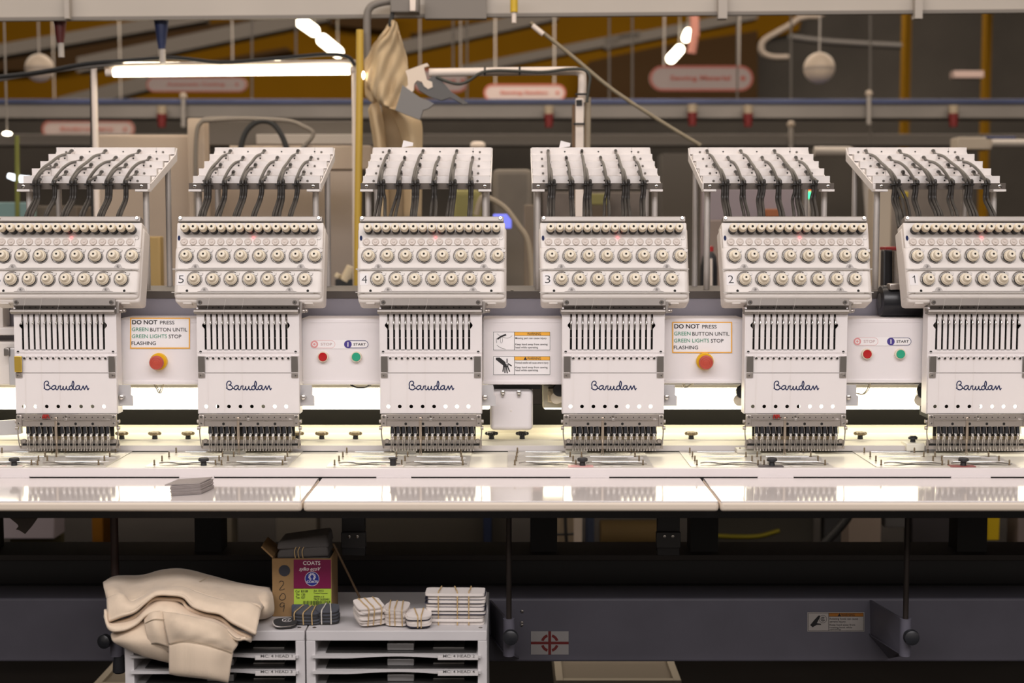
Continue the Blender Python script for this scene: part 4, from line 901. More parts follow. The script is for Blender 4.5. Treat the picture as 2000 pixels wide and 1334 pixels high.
loft('garment_body', [
    [(216, 1182, 2.62), (300, 1167, 2.68), (400, 1162, 2.70), (500, 1166, 2.68), (530, 1172, 2.66)],
    [(206, 1155, 2.61), (240, 1142, 2.65), (300, 1135, 2.69), (350, 1130, 2.69), (420, 1142, 2.68), (490, 1160, 2.66), (531, 1172, 2.64)],
    [(202, 1139, 2.57), (225, 1127, 2.60), (278, 1124.5, 2.61), (313, 1115, 2.61), (345, 1112, 2.61), (377, 1116.6, 2.61), (408, 1124.6, 2.60), (451, 1136.5, 2.59), (491, 1144.5, 2.58), (527, 1149, 2.57)],
    [(203, 1146, 2.51), (228, 1138, 2.53), (262, 1146, 2.52), (300, 1132, 2.54), (350, 1124, 2.55), (400, 1136, 2.54), (450, 1148, 2.53), (500, 1157, 2.52), (528, 1164, 2.53)],
    [(206, 1158, 2.475), (225, 1150, 2.48), (250, 1162, 2.47), (290, 1150, 2.485), (350, 1136, 2.50), (400, 1150, 2.49), (450, 1164, 2.48), (495, 1172, 2.475), (520, 1180, 2.49)],
    HT], FLEECE, garm, wob=.0016)
loft('sleeve_roll', [[(498, 1150, 2.59), (515, 1148, 2.58), (528, 1152, 2.57)], [(500, 1160, 2.52), (518, 1158, 2.51), (532, 1166, 2.52)], [(503, 1183, 2.475), (520, 1180, 2.475), (534, 1186, 2.50)], [(502, 1204, 2.48), (518, 1202, 2.48), (533, 1197, 2.50)], [(500, 1210, 2.53), (518, 1207, 2.53), (530, 1202, 2.55)]], FLEECE, garm, 20, 6)
B1 = [(212, 1213, 2.432), (225, 1205.5, 2.428), (254.6, 1199, 2.425), (278.5, 1181.6, 2.43), (297, 1164, 2.435), (325, 1161.5, 2.44), (355, 1163, 2.44), (368.7, 1179, 2.432), (398, 1192, 2.428), (435, 1200, 2.424), (459, 1219, 2.422), (491, 1232, 2.42), (500, 1238.6, 2.42)]
mid = lambda A, B, t, dy=0: [(a[0] + (b[0] - a[0]) * t, a[1] + (b[1] - a[1]) * t, a[2] + (b[2] - a[2]) * t + dy) for a, b in zip(A, B)]
def rs(P, n): return [tuple(v) for v in resample(crom([Vector(p) for p in P], 8), n)]
H13, B13 = rs(HT, 13), rs(B1, 13)
loft('hem_band', [H13, mid(H13, B13, .12, -.004), mid(H13, B13, .5, -.009), mid(H13, B13, .9, -.004), B13, [(p[0], p[1] + .5, p[2] + .035) for p in B13]], FLEECE2, garm, 60, 5, .005)
T2 = [(214, 1216, 2.44), (226, 1214, 2.44), (257, 1205, 2.44), (281, 1187, 2.445), (299, 1168, 2.45), (330, 1167, 2.455), (355, 1170, 2.455), (367, 1184, 2.447), (396, 1197, 2.443), (432, 1206, 2.438), (455, 1226, 2.436), (484, 1240, 2.434), (492, 1243, 2.434)]
loft('hem_fold', [[(p[0], p[1] - 1, p[2] + .035) for p in T2], [(p[0], p[1] + 2.2, p[2] + .002) for p in T2], [(p[0], p[1] + 5.0, p[2] + .002) for p in T2], [(p[0], p[1] + 6.5, p[2] + .014) for p in T2]], FLEECE2, garm, 60, 4, .004)
T3 = [(p[0] - 1, p[1] + 9, p[2] + .002) for p in T2]; T3[0] = (206, 1190, 2.445); T3[1] = (211, 1217, 2.435)
B2 = [(205, 1204, 2.435), (214, 1227, 2.422), (222, 1232, 2.42), (239, 1230.6, 2.418), (265, 1219, 2.42), (286.5, 1200, 2.425), (313, 1193.5, 2.428), (345, 1203, 2.424), (382, 1211, 2.42), (424, 1221, 2.418), (451, 1240, 2.416), (472, 1256, 2.415), (480, 1246, 2.418)]
T13, B13 = rs(T3, 13), rs(B2, 13)
loft('hem_band', [[(p[0], p[1] + 1, p[2] + .035) for p in T13], T13, mid(T13, B13, .5, -.008), mid(T13, B13, .92, -.004), B13, [(p[0], p[1] + 1, p[2] + .02) for p in B13]], FLEECE2, garm, 60, 5, .005)
loft('lower_fold', [[(219, 1238, 2.47), (245, 1228, 2.46), (270, 1214, 2.455), (300, 1200, 2.45), (325, 1200, 2.45)], [(217.5, 1241, 2.445), (243, 1234, 2.432), (268, 1224, 2.43), (298, 1212, 2.43), (328, 1215, 2.43)], [(221, 1251, 2.432), (250, 1252, 2.412), (280, 1252, 2.41), (305, 1255, 2.41), (332, 1258, 2.42)], [(233, 1258.5, 2.437), (262, 1272, 2.425), (290, 1281, 2.424), (315, 1287, 2.426), (333, 1291, 2.43)], [(240, 1258, 2.448), (264, 1271, 2.444), (292, 1280, 2.444), (315, 1286, 2.445), (333, 1290, 2.446)]], FLEECE, garm, 30, 6)
sl = loft('sleeve', [[(282.5, 1206, 2.43), (300, 1196, 2.42), (323, 1194, 2.43)], [(284, 1220, 2.417), (302, 1213, 2.405), (325, 1215, 2.415)], [(288, 1238, 2.410), (306, 1234, 2.400), (328, 1240, 2.41)], [(293, 1258.5, 2.412), (308, 1256.5, 2.404), (331, 1264, 2.412)]], FLEECE, garm, 24, 6)
loft('cuff', [[(293, 1257.5, 2.416), (308, 1256, 2.409), (331, 1263, 2.414)], [(295, 1263, 2.425), (310, 1267, 2.42), (331, 1273, 2.42)]], FLEECE2, sl, 20, 4)
sl = loft('sleeve', [[(318, 1195, 2.425), (345, 1199, 2.410), (382, 1207, 2.405), (424, 1217, 2.41), (451, 1237, 2.42), (464, 1256, 2.428)], [(321, 1212, 2.41), (350, 1215, 2.392), (384, 1222, 2.388), (424, 1235, 2.394), (448, 1251, 2.405), (462, 1262, 2.415)], [(326, 1236, 2.402), (355, 1234, 2.386), (395, 1241, 2.384), (430, 1252, 2.390), (456, 1270, 2.408)], [(331.6, 1258.5, 2.403), (350, 1253.5, 2.393), (371, 1253, 2.388), (400, 1258, 2.388), (430, 1267, 2.394), (454, 1275, 2.408)]], FLEECE, garm, 40, 6, wob=.0008)
loft('cuff', [[(331.6, 1257.5, 2.408), (350, 1252.5, 2.398), (371, 1252, 2.393), (400, 1257, 2.393), (430, 1266, 2.398), (454, 1274, 2.411)], [(331.4, 1264, 2.401), (350, 1259, 2.390), (371, 1259, 2.385), (400, 1264, 2.385), (430, 1272, 2.391), (453.5, 1280, 2.406)], [(331.5, 1290, 2.400), (352, 1290, 2.388), (380, 1291, 2.384), (415, 1297, 2.386), (450, 1302, 2.402)], [(331.6, 1313, 2.404), (352, 1316.5, 2.394), (385, 1320, 2.390), (420, 1325, 2.392), (446, 1330, 2.404)], [(333, 1314, 2.42), (354, 1317, 2.42), (386, 1320, 2.42), (420, 1324, 2.42), (445, 1329, 2.42)]], FLEECE2, sl, 40, 6)
SEAM = mat('seam_line', (.36, .285, .20), .9)
for pts in ([(p[0], p[1] + .6, p[2] - .0035) for p in H13], [(331.6, 1258.7, 2.3975), (350, 1253.7, 2.387), (371, 1253.2, 2.382), (400, 1258.2, 2.382), (430, 1267.2, 2.388), (454, 1275.2, 2.402)], [(283.5, 1217, 2.413), (302, 1209.5, 2.402), (325, 1211, 2.410)]):
    m = MB(); m.tube([at(*p) for p in pts], .0007, 5, 6); m.build('seam', SEAM, garm)
m = MB(); m.tube([at(385, 1139, 2.515), at(396, 1133, 2.525), at(408, 1127, 2.535)], .0008, 5, 3); m.build('seam', mat('seam_shadow_thread', (.30, .24, .17), .9), garm)

# ------------------------------------------------------------------ thread box and patch bundles on the cabinets
CARD = mat('brown_cardboard', (.27, .16, .065), .75, noise=.1, nscale=25); YX = atz(590, 1204.5, ZC).y
root = thing('thread_carton', (xof(590, 1204, YX), YX, ZC), 'open brown thread carton with maroon and lime label on the cabinet', 'cardboard box')
X0, X1 = xof(532, 1150, YX), xof(648, 1150, YX); zt = zof(1091, YX); dp = .085
for nm, q in (('front_wall', (X0, X1, YX, YX + .003)), ('back_wall', (X0, X1, YX + dp, YX + dp + .003)), ('side_wall', (X0, X0 + .003, YX + .003, YX + dp)), ('side_wall', (X1 - .003, X1, YX + .003, YX + dp))):
    m = MB(); m.box(*q, ZC + .0006, zt); m.build(nm, CARD, root)
m = MB(); m.box(X0 + .003, X1 - .003, YX + .003, YX + dp, ZC + .0006, ZC + .004); m.build('carton_base', CARD, root)
m = MB(); m.prism([(X0, YX + .004, zt), (X0, YX + dp, zt), (X0 - .022, YX + dp - .01, zt + .022), (X0 - .022, YX + .012, zt + .018)], (.002, 0, .002)); m.build('carton_flap', CARD, root)
f = on(YX - .0004); m = MB()
m.mat(0); sq(m, f(0), 573.5, 646.5, 1093, 1150); m.mat(1); sq(m, f(0), 574, 646.8, 1149.5, 1193)
m.mat(2); disc(m, f(.0003), 609.5, 1130.5, 13.8, 32); m.mat(3); ring2(m, f(.0004), 609.5, 1130.5, 13.4, 14, 40); m.mat(3)
for a in range(9):
    if a != 2: ring2(m, f(.0005), 609.5 + 5.4 * math.cos(a * .698 + .17), 1126.5 + 5.4 * math.sin(a * .698 + .17), 1.1, 1.9, 12)
lb = m.build('carton_label', [mat('maroon_print', (.17, .008, .055), .4), mat('lime_print', (.40, .56, .06), .4), mat('royal_blue_print', (.02, .03, .22), .4), PAPER], root)
w = MB(); text(w, 'COATS', f(.0005), 592, 625.5, 1096, 1103.5, bold=.004); text(w, 'sylko ecoV', f(.0005), 585, 625, 1107.5, 1117, slant=.3); text(w, 'COATS', f(.0006), 599, 620.5, 1134, 1138.5, bold=.012); w.build('white_words', PAPER, lb)
w = MB()
for t, a, b, c, d in (('Col  B3189', 577, 601.5, 1152.8, 1157.3), ('Tkt  120', 577.5, 596, 1159, 1163.4), ('Tex  027', 577.5, 596, 1164.8, 1169.2), ('Art  XV12', 612.5, 632, 1152, 1156), ('Trilobal Polyester', 612.5, 640.5, 1157.4, 1160.6), ('5000m x 6', 613, 633, 1163.6, 1167), ('TRCP 26203401', 612.5, 643, 1168.4, 1172.6)): text(w, t, f(.0005), a, b, c, d, bold=.012)
rb = random.Random(3); x = 592
while x < 644:
    wd = rb.choice((.6, .6, 1.1, 1.6)); sq(w, f(.0005), x, x + wd, 1173.5, 1183 - rb.choice((0, 0, 0, 1.5))); x += wd + rb.choice((.6, .9, 1.4))
w.build('black_words', INK, lb)
m = MB(); disc(m, f(.0003), 555.5, 1114.5, 11.2, 26, 11); m.build('hand_hole', mat('carton_hole', (.03, .03, .04), .8), root)
w = MB(); f5 = f(.0003)
stroke(w, f5, [(545, 1138), (548, 1135), (553, 1136), (553.5, 1141), (549, 1147), (546, 1152), (551, 1152), (556, 1150)], 1.1); stroke(w, f5, [(551, 1159), (547, 1164), (546, 1169), (550, 1172), (556, 1170), (557.5, 1164), (554, 1159), (551, 1159)], 1.1); stroke(w, f5, [(556, 1179), (551, 1177), (547, 1181), (548, 1185), (553, 1185), (555, 1181), (555, 1187), (553, 1195)], 1.1)
w.build('marker_number', INK, root)
# grey fabric bundle in the carton
GREYF = mat('charcoal_fabric', (.095, .088, .086), .9, bump=.3, bscale=600); BAND = mat('tan_rubber_band', (.52, .36, .17), .5)
root = thing('fabric_bundle', ((X0 + X1) / 2, YX + .04, ZC + .0045), 'charcoal fabric bundle tied with tan bands in the open carton', 'fabric bundle')
def slab(pts, z0, z1, b=.002): return MB().hexa([(x, y, z0) for x, y in pts] + [(x, y, z1) for x, y in pts], b)
Xa, Xb = X0 + .0035, X1 - .0035
for i in range(6):
    z0 = ZC + .005 + i * .026 if i < 4 else zt - .002 + (i - 4) * .016
    a, b = (Xa, Xb) if i < 4 else (Xa + .003, Xb - .002)
    tl = .0 if i < 4 else .012
    m = MB(); h = .0245 if i < 4 else .0155
    m.hexa([(a, YX + .006, z0), (b, YX + .006, z0 + tl * .3), (b, YX + dp - .002, z0 + tl * .3), (a, YX + dp - .002, z0), (a + .004, YX + .008, z0 + h), (b - .004, YX + .008, z0 + h + tl), (b - .004, YX + dp - .004, z0 + h + tl), (a + .004, YX + dp - .004, z0 + h)], .005, 3)
    m.build('fabric_layer', GREYF, root)
for x0 in (577, 584, 592):
    m = MB(); m.tube([at(x0, 1090, YX - .002 + .006), at(x0 - 2, 1077, YX + .004), at(x0 + 3, 1066, YX + .010), at(x0 + 9, 1060, YX + .03)], .0009, 6, 4); m.build('rubber_band', BAND, root)
m = MB(); a, b = at(651, 1062, 2.56), at(712, 1186, 2.60); m.cyl(a, b, .0022, seg=8); tag(m.build('thin_stick', mat('dark_wood_stick', (.10, .06, .03), .6)), 'thin dark brown stick leaning against the carton', 'stick')
def patch_outline(n, w, d, p):
    return [(w / 2 * math.copysign(abs(math.cos(2 * math.pi * i / n)) ** p, math.cos(2 * math.pi * i / n)), d / 2 * math.copysign(abs(math.sin(2 * math.pi * i / n)) ** p, math.sin(2 * math.pi * i / n))) for i in range(n)]
def bundle(name, px, py, w, d, n, th, mats, lab, rot=0., tilt=0., p=.5, jit=.001, band=None, nb=2, part='patch', group=None, th2=None):
    q = atz(px, py, ZC + .0005); root = thing(name, q, lab, 'patch bundle', group); rb = random.Random(px)
    U = Vector((math.cos(rot), math.sin(rot), 0)); V = Vector((-math.sin(rot), math.cos(rot), 0)); N = Vector((0, 0, 1))
    if tilt: N = (N + V * -tilt).normalized(); V = N.cross(U)
    out = patch_outline(28, w, d, p); c0 = q + V * (d / 2) + Vector((0, 0, max(0, tilt) * d * .5 * 0 + abs(tilt) * d * .5))
    if tilt < 0: pass
    hh = 0
    for i in range(n):
        ti = th2 if (th2 and i % 2) else th; o = c0 + N * hh + U * rb.uniform(-jit, jit) + V * rb.uniform(-jit, jit); s = 1 + rb.uniform(-.03, .02)
        m = MB(); lo = [o + U * (x * s) + V * (y * s) for x, y in out]; m.prism(lo, N * (ti * .9)); m.build(part, mats[i % len(mats)], root); hh += ti
    H = hh
    for k in range(nb):
        a = (k - (nb - 1) / 2) * w * .26 + rb.uniform(-.002, .002); t2 = rb.uniform(-.004, .004)
        pts = [c0 + U * (a + t2 * y / (d / 2)) + V * (y * 1.04) + N * z for y, z in ((-d / 2, -.0), (-d / 2 - .0006, H * .5), (-d / 2 + .001, H + .0003), (0, H + .0008), (d / 2 - .001, H + .0003), (d / 2 + .0006, H * .5))]
        m = MB(); m.tube(pts, .0011, 6, 4); m.build('rubber_band', band or BAND, root)
    return root, c0 + N * H, U, V
WHITEF = mat('white_backing_fabric', (.74, .68, .64), .8, bump=.2, bscale=500); NAVYF = mat('navy_felt', (.022, .022, .040), .9); GREYP = mat('slate_felt', (.070, .074, .090), .85); CHAR = mat('black_felt', (.026, .025, .026), .9)
WB = mat('white_rubber_band', (.66, .62, .56), .5)
o, c, U, V = bundle('felt_patch', 560, 1229, .040, .034, 3, .0022, [CHAR, WHITEF, CHAR], 'black felt patch with white scribbled emblem, leftmost on the cabinet', .35, .12, .7, band=BAND, nb=0, group=None)
m = MB(); cc = c + Vector((0, 0, .0005)); fe = lambda x, y: cc + U * x + V * y + Vector((0, 0, .0006))
ring2(m, fe, .004, .001, .0075, .0088, 24, 20, 330); stroke(m, fe, [(-.001, -.003), (.003, .002), (.006, -.002), (.008, .003)], .0014); m.build('emblem', PAPER, o)
bundle('patch_bundle', 596, 1222, .052, .040, 7, .0030, [GREYP, CHAR], 'slate patch bundle with tan rubber bands below the carton label', -.12, .10, .62, nb=3)
bundle('patch_bundle', 639, 1221, .042, .040, 8, .0030, [CHAR, GREYP], 'slate patch bundle with white rubber bands at the carton corner', .05, .10, .62, band=WB, nb=2)
m = MB(); yy = YX - .012; m.box(xof(569, 1190, yy), xof(603, 1190, yy), yy, yy + .006, ZC + .0006, zof(1181, yy), .003, 2); tag(m.build('slate_patch', mat('slate_blue_felt', (.055, .065, .095), .9)), 'slate blue patch standing upright against the carton front', 'patch')
bundle('patch_bundle', 728, 1226, .050, .044, 12, .0027, [WHITEF, WHITEF, mat('off_white_felt', (.62, .56, .52), .85), WHITEF], 'fanned white patch bundle, leftmost of the white bundles', .42, .20, .42, .0034, nb=3)
bundle('patch_bundle', 771, 1225, .042, .044, 10, .0030, [WHITEF, mat('off_white_felt', (.62, .56, .52), .85)], 'small white patch bundle between two other white bundles', -.15, .12, .5, .0018, nb=3)
bundle('patch_bundle', 818, 1229, .044, .040, 7, .0030, [NAVYF, WHITEF, WHITEF, WHITEF], 'low white patch bundle left of the striped stack', .1, .12, .55, .0015, nb=2)
o, c, U, V = bundle('striped_patch_stack', 889, 1221, .104, .044, 17, .0054, [WHITEF, NAVYF], 'tall stack of white patches with navy stripes and tan bands', -.02, .0, .18, .0028, nb=3, th2=.0012)
# loose patches on the table
CARDG = mat('grey_card', (.29, .255, .245), .7, noise=.08, nscale=80)
P4 = [atz(334, 969.5, ZT), atz(394, 965.5, ZT), atz(419, 954, ZT), atz(352, 957, ZT)]
for i in range(9):
    dz = Vector((0, 0, .0006 + i * .00215)); j = Vector((random.uniform(-.0015, .0015) - (i * .0003), random.uniform(-.0012, .0012), 0)); lift = Vector((0, 0, .0035 if i == 8 else 0))
    q = [p + dz + j for p in P4]; q2 = [p.copy() for p in q]; q2[2] = q2[2] + Vector((0, 0, .0014 * (i == 8)))
    if i == 8: q2[0] = q2[0] + Vector((-.008, .002, .0004))
    m = MB(); m.hexa(q2 + [p + Vector((0, 0, .0019)) for p in q2], .0004, 1)
    o = m.build('grey_patch', CARDG)
    tag(o, 'grey patch in the loose stack on the left table panel' if i < 8 else 'topmost grey patch of the loose stack on the left table panel', 'patch', 'grey patches stacked on the table')
# ------------------------------------------------------------------ hall shell
def struct(o): o['kind'] = 'structure'; return o
m = MB(); m.box(-14, 14, -5, 27, -.05, 0); struct(m.build('floor', mat('dark_floor', (.020, .018, .017), .95, noise=.2, nscale=2, spec=.05)))
m = MB(); m.box(-14, 14, 18, 18.1, 0, 5.2); struct(m.build('wall_back', mat('dark_hall_wall', (.055, .048, .041), .8, noise=.35, nscale=.8)))
m = MB(); m.box(-14.1, -14, -5, 18, 0, 5.2); struct(m.build('wall_left', mat('dark_hall_wall', (.05, .05, .05))))
m = MB(); m.box(14, 14.1, -5, 18, 0, 5.2); struct(m.build('wall_right', mat('dark_hall_wall', (.05, .05, .05))))
MUST = mat('mustard_wall_cladding', (.150, .072, .003), .95, spec=.05, noise=.10, nscale=.7); GIRD = mat('grey_girder_paint', (.078, .070, .063), .8, spec=.2); MUSTC = mat('mustard_column_paint', (.20, .100, .004), .8, spec=.1); BRN = mat('brown_wall_panel', (.050, .028, .012), .9, spec=.1)
ZR = 5.2
m = MB(); m.box(-14, 14, 8.5, 18, ZR, ZR + .1); struct(m.build('ceiling', mat('dark_roof_sheet', (.06, .045, .03), .8)))
def flatp(name, pts, Y, dep, mt):
    m = MB(); m.prism([at(x, y, Y) for x, y in pts], (0, dep, 0)); return struct(m.build(name, mt))
flatp('wall_cladding', [(-120, 198), (1150, 198), (1320, 120), (1560, 60), (1640, -260), (-120, -260)], 17.8, .19, MUST)
for i, (x0, y0, x1, y1, w) in enumerate(((-60, 108, 400, 29, 24), (150, 127, 640, 25, 30), (110, 206, 330, 150, 30), (740, 102, 1090, 24, 26), (900, 137, 1250, 68, 18), (1180, 86, 1480, 26, 20))):
    flatp('wall_beam', [(x0, y0 + w / 2), (x1, y1 + w / 2), (x1, y1 - w / 2), (x0, y0 - w / 2)], 15.2, .25, GIRD)
for pts in ([(-60, 122), (60, 104), (330, 54), (560, 30), (560, 44), (200, 108), (120, 134), (-60, 140)], [(1120, 200), (1150, 120), (1300, 88), (1480, 60), (1480, 200)], [(800, 66), (930, 42), (960, 42), (830, 76)], [(640, 30), (760, 30), (760, 60), (640, 48)], [(400, 120), (560, 92), (570, 100), (410, 128)]):
    flatp('wall_panel', pts, 17.5, .28, BRN)
def block(name, x0, x1, y0, y1, Y, dep, mt, lab, cat, b=.004, group=None):
    a, c = at(x0, y1, Y), at(x1, y0, Y); m = MB()
    if y1 >= 360 and y1 <= 640 and name not in ('blue_crate', 'crate_label', 'blue_screen', 'yellow_box', 'orange_box', 'olive_box', 'black_bottle'): a.z = .951 if Y < 5.9 else 0
    m.box(a.x, c.x, Y, Y + dep, a.z, c.z, b); return tag(m.build(name, mt), lab, cat, group)
def rod(name, pts, Y, r, mt, lab, cat, sm=4, group=None, seg=10):
    m = MB(); m.tube([at(x, y, Y) if len(p) == 2 else at(*p) for p in pts for x, y in [p[:2]]], r, seg, sm); return tag(m.build(name, mt), lab, cat, group)
GREYD = mat('pale_duct_grey', (.46, .42, .375), .55, noise=.06, nscale=3); DK = mat('near_black', (.02, .02, .02), .7); WARMW = mat('warm_white_paint', (.80, .70, .62), .5); BEIGE = mat('beige_panel_paint', (.50, .395, .30), .6, noise=.05, nscale=4)
GREYM = mat('mid_grey_paint', (.20, .18, .16), .6); GREYL = mat('light_grey_paint', (.42, .38, .34), .5); TUBEL = mat('lit_tube', (.9, .85, .75), .4, emit=(1, .88, .66), estr=9)
root = thing('hall_bench', (0, 4.25, 0), 'long dark bench behind the machine carrying the far equipment', 'bench')
m = MB(); m.box(-3.2, 3.2, 4.25, 5.9, .92, .95, .003); m.build('bench_top', mat('dark_bench', (.05, .045, .04), .7), root)
for x in (-3.1, -1.05, 1.12, 3.1):
    m = MB(); m.box(x - .03, x + .03, 4.9, 4.96, 0, .92); m.build('leg', MATS['dark_bench'], root)
# overhead duct
p, q = at(-60, 38, 4.2), at(2060, 21, 4.2); root = thing('overhead_duct', at(1000, 30, 4.2), 'long pale grey duct crossing the top of the view', 'duct')
m = MB(); m.hexa([p, q, q + Vector((0, .05, .004)), p + Vector((0, .05, .004)), p + Vector((0, 0, .22)), q + Vector((0, 0, .22)), q + Vector((0, .05, .22)), p + Vector((0, .05, .22))], .004); m.build('duct_body', GREYD, root)
m = MB(); d = Vector((0, -.01, 0)); m.hexa([p + d - Vector((0, 0, .006)), q + d - Vector((0, 0, .006)), q + Vector((0, .03, -.003)), p + Vector((0, .03, -.003)), p + d + Vector((0, 0, .004)), q + d + Vector((0, 0, .004)), q + Vector((0, .03, .004)), p + Vector((0, .03, .004))]); m.build('duct_lip', GREYM, root)
for x, w in ((130, 4), (890, 60), (1412, 9), (1795, 8)):
    a, c = at(x - w, 36, 4.17), at(x + w, -20, 4.17); m = MB(); m.box(a.x, c.x, 4.17, 4.205, a.z, c.z); m.build('duct_strap', GREYL if w != 60 else GREYM, root)
# hanging signs
def sign(px, py, w, h, Y, words, lab):
    root = thing('hanging_sign', at(px, py, Y), lab, 'sign', 'rounded hanging signs'); o = pill(px - w / 2, px + w / 2, py - h / 2, py + h / 2); i = pill(px - w / 2 + h * .09, px + w / 2 - h * .09, py - h / 2 + h * .09, py + h / 2 - h * .09)
    m = MB().mat(0); m.prism([at(x, y, Y) for x, y in o], (0, .02, 0)); m.mat(1); frame2(m, onY(Y - .004), o, i); m.build('sign_board', [mat('pale_sign_face', (.42, .34, .32), .5), mat('sign_red_print', (.42, .10, .07), .5)], root)
    m = MB(); text(m, words, onY(Y - .005), px - w * .30, px + w * .28, py - h * .12, py + h * .14, bold=.03); m.build('sign_words', mat('sign_red_print', (.42, .10, .07)), root); m = MB(); disc(m, onY(Y - .005), px + w * .40, py, h * .10); m.build('sign_dot', mat('sign_red_print', (.42, .10, .07)), root)
    for s in (-.36, .36):
        m = MB(); a = at(px + w * s, py - h / 2, Y + .01); m.cyl(a, (a.x, a.y, ZR), .006, seg=6); m.build('sign_cord', GREYL, root)
sign(1370, 153, 203, 50, 9.4, 'Sewing Material', 'long rounded white sign with red border above head 2')
sign(1025, 181, 160, 33, 10.5, 'Sewing Section', 'small rounded white sign with red border behind the white gantry')
sign(384, 165, 196, 30, 9.4, 'Automatic Cutting', 'rounded white sign partly behind the long lamp tube')
sign(172, 252, 180, 34, 13.6, 'Embroidery', 'dim rounded white sign low behind rack 6')
sign(860, 158, 110, 46, 8.6, 'Sewing', 'rounded white sign with red edge below the gantry tube')
# white globes
for px, py, r, lab in ((77, 133, 27, 'white globe hanging at the far left of the hall'), (1600, 133, 30, 'white globe hanging between racks 2 and 1')):
    Y = 8.0; c = at(px, py, Y); rr = r * Y / F; root = thing('hanging_globe', c, lab, 'globe', 'white hanging globes'); m = MB(); m.ball(c, rr, 24, 1, 14); m.build('globe', mat('globe_white', (.56, .46, .36), .6), root)
    m = MB(); m.lathe(c, (0, 0, 1), [(rr * 1.004, -.014), (rr * 1.004, .004)], 24); m.build('globe_band', mat('globe_print', (.36, .30, .25), .6), root); m = MB(); m.cyl(c + Vector((0, 0, rr)), (c.x, c.y, ZR), .005, seg=6); m.build('globe_cord', GREYL, root)
# lamps and glowing tubes of the hall
root = thing('glowing_tube', at(450, 140, 4.3), 'long glowing fluorescent tube above racks 6 and 5', 'lamp'); m = MB(); m.cyl(at(222, 142, 4.3), at(683, 137.5, 4.3), .0125, seg=14); m.build('tube', TUBEL, root)
m = MB(); m.cyl(at(207, 142.2, 4.3), at(222, 142, 4.3), .011); m.cyl(at(683, 137.5, 4.3), at(694, 137.3, 4.3), .011); m.build('tube_cap', WARMW, root)
m = MB(); m.cyl(at(205, 131, 4.32), at(694, 124, 4.32), .012, seg=10); m.build('tube_rail', WARMW, root)
for xa, xb, y, lab in ((224, 352, 126, 'short glowing tube left above the long lamp tube'), (487, 548, 123, 'short glowing tube in the middle above the long lamp tube'), (573, 662, 122, 'short glowing tube right above the long lamp tube')): rod('glowing_tube', [(xa, y), (xb, y - 1)], 4.338, .0062, TUBEL, lab, 'lamp', 1)  # short emissive bars above the tube rail
for (xa, ya), (xb, yb), w, lab in (((588, 42), (613, 60), 11, 'upper bright ceiling lamp of the left pair'), ((630, 78), (660, 102), 11, 'lower bright ceiling lamp of the left pair'), ((1311, 114), (1327, 97), 9.5, 'lower bright ceiling lamp of the right pair'), ((1340, 74), (1344, 63), 8, 'upper bright ceiling lamp of the right pair')):
    Y = 11; a, b = at(xa, ya, Y), at(xb, yb, Y + .6); m = MB(); r = w * Y / F; m.tube([a, a.lerp(b, .5), b], r, 14, 3); m.ball(a, r, 12); m.ball(b, r, 12); o = tag(m.build('ceiling_lamp', TUBEL), lab, 'lamp', 'bright ceiling lamps'); m = MB(); m.cyl(b, (b.x, b.y, ZR), .006, seg=6); m.build('lamp_cord', GREYM, o)
for px, py, rx, lab in ((708, 147, 5, 'tiny bright lamp beside the yellow pole'), (14, 261, 9, 'small bright lamp at the left edge')): m = MB(); m.ball(at(px, py, 4.1 if px > 100 else 6), rx * (4.1 if px > 100 else 6) / F, 14, 1.7 if px > 100 else .45); o = tag(m.build('small_lamp', TUBEL), lab, 'lamp'); q = at(px, py, 6); m = MB(); m.cyl(q, (q.x, q.y, ZR - 2.2), .004, seg=6) if px < 100 else m.cyl(at(px, py, 4.1), at(703, py, 4.1), .003, seg=6); m.build('lamp_cord', GREYM, o)
for px, py, YY, lab in ((358, 188, 7.868, 'white round cap above the beige panel on the left'), (1545, 243, 8.587, 'white round cap right above rack 2'), (1697, 183, 7.868, 'white round cap left of the mustard columns')):
    root = thing('capped_rod', at(px, py, YY), lab, 'rod', 'rods with round white caps'); m = MB(); m.ball(at(px, py, YY), 7 * YY / F, 14); m.build('rod_cap', mat('globe_white', (.56, .46, .36)), root); m = MB(); m.cyl(at(px, py, YY), at(px, py + 60, YY), .012, seg=8); m.build('rod_stem', GREYL, root)
# lamp frame posts and cables
rod('frame_post', [(183, 128), (187, 292), (193, 600)], 4.3, .009, WARMW, 'slim white lamp frame post behind rack 6', 'post', 1)
rod('frame_post', [(180, 140), (181, 262), (184, 600), (184, 716)], 4.36, .007, DK, 'slim dark post behind the white lamp frame post', 'post', 1)
rod('frame_post', [(692, 130), (693, 290), (695, 600)], 4.3, .008, WARMW, 'slim white lamp frame post left of the yellow pole', 'post', 1)
rod('lamp_cable', [(-20, 152), (80, 140), (170, 124), (250, 118), (340, 113), (430, 122), (520, 116), (640, 106), (680, 112), (693, 128)], 4.28, .006, DK, 'black cable sagging along the top of the lamp frame', 'cable')
rod('lamp_conduit', [(-30, 160), (90, 140), (190, 128), (240, 124)], 4.29, .007, GREYM, 'grey conduit rising to the lamp frame at the left edge', 'conduit')
rod('yellow_pole', [(703, 58), (702, 200), (699, 420), (698, 560)], 4.1, .0105, mat('yellow_pole_paint', (.55, .36, .05), .5), 'tall yellow pole left of the hanging beige garment', 'pole')
rod('grey_pipe', [(718, 130), (717, 40), (722, 16), (740, 6), (765, 2)], 4.14, .011, GREYM, 'bent grey pipe beside the top of the yellow pole', 'pipe')
block('junction_box', 762, 818, -10, 24, 4.1, .06, GREYM, 'grey junction box under the duct above the garment', 'junction box'); block('white_tag', 800, 812, -4, 22, 4.09, .006, WARMW, 'white tag on the junction box under the duct', 'tag')
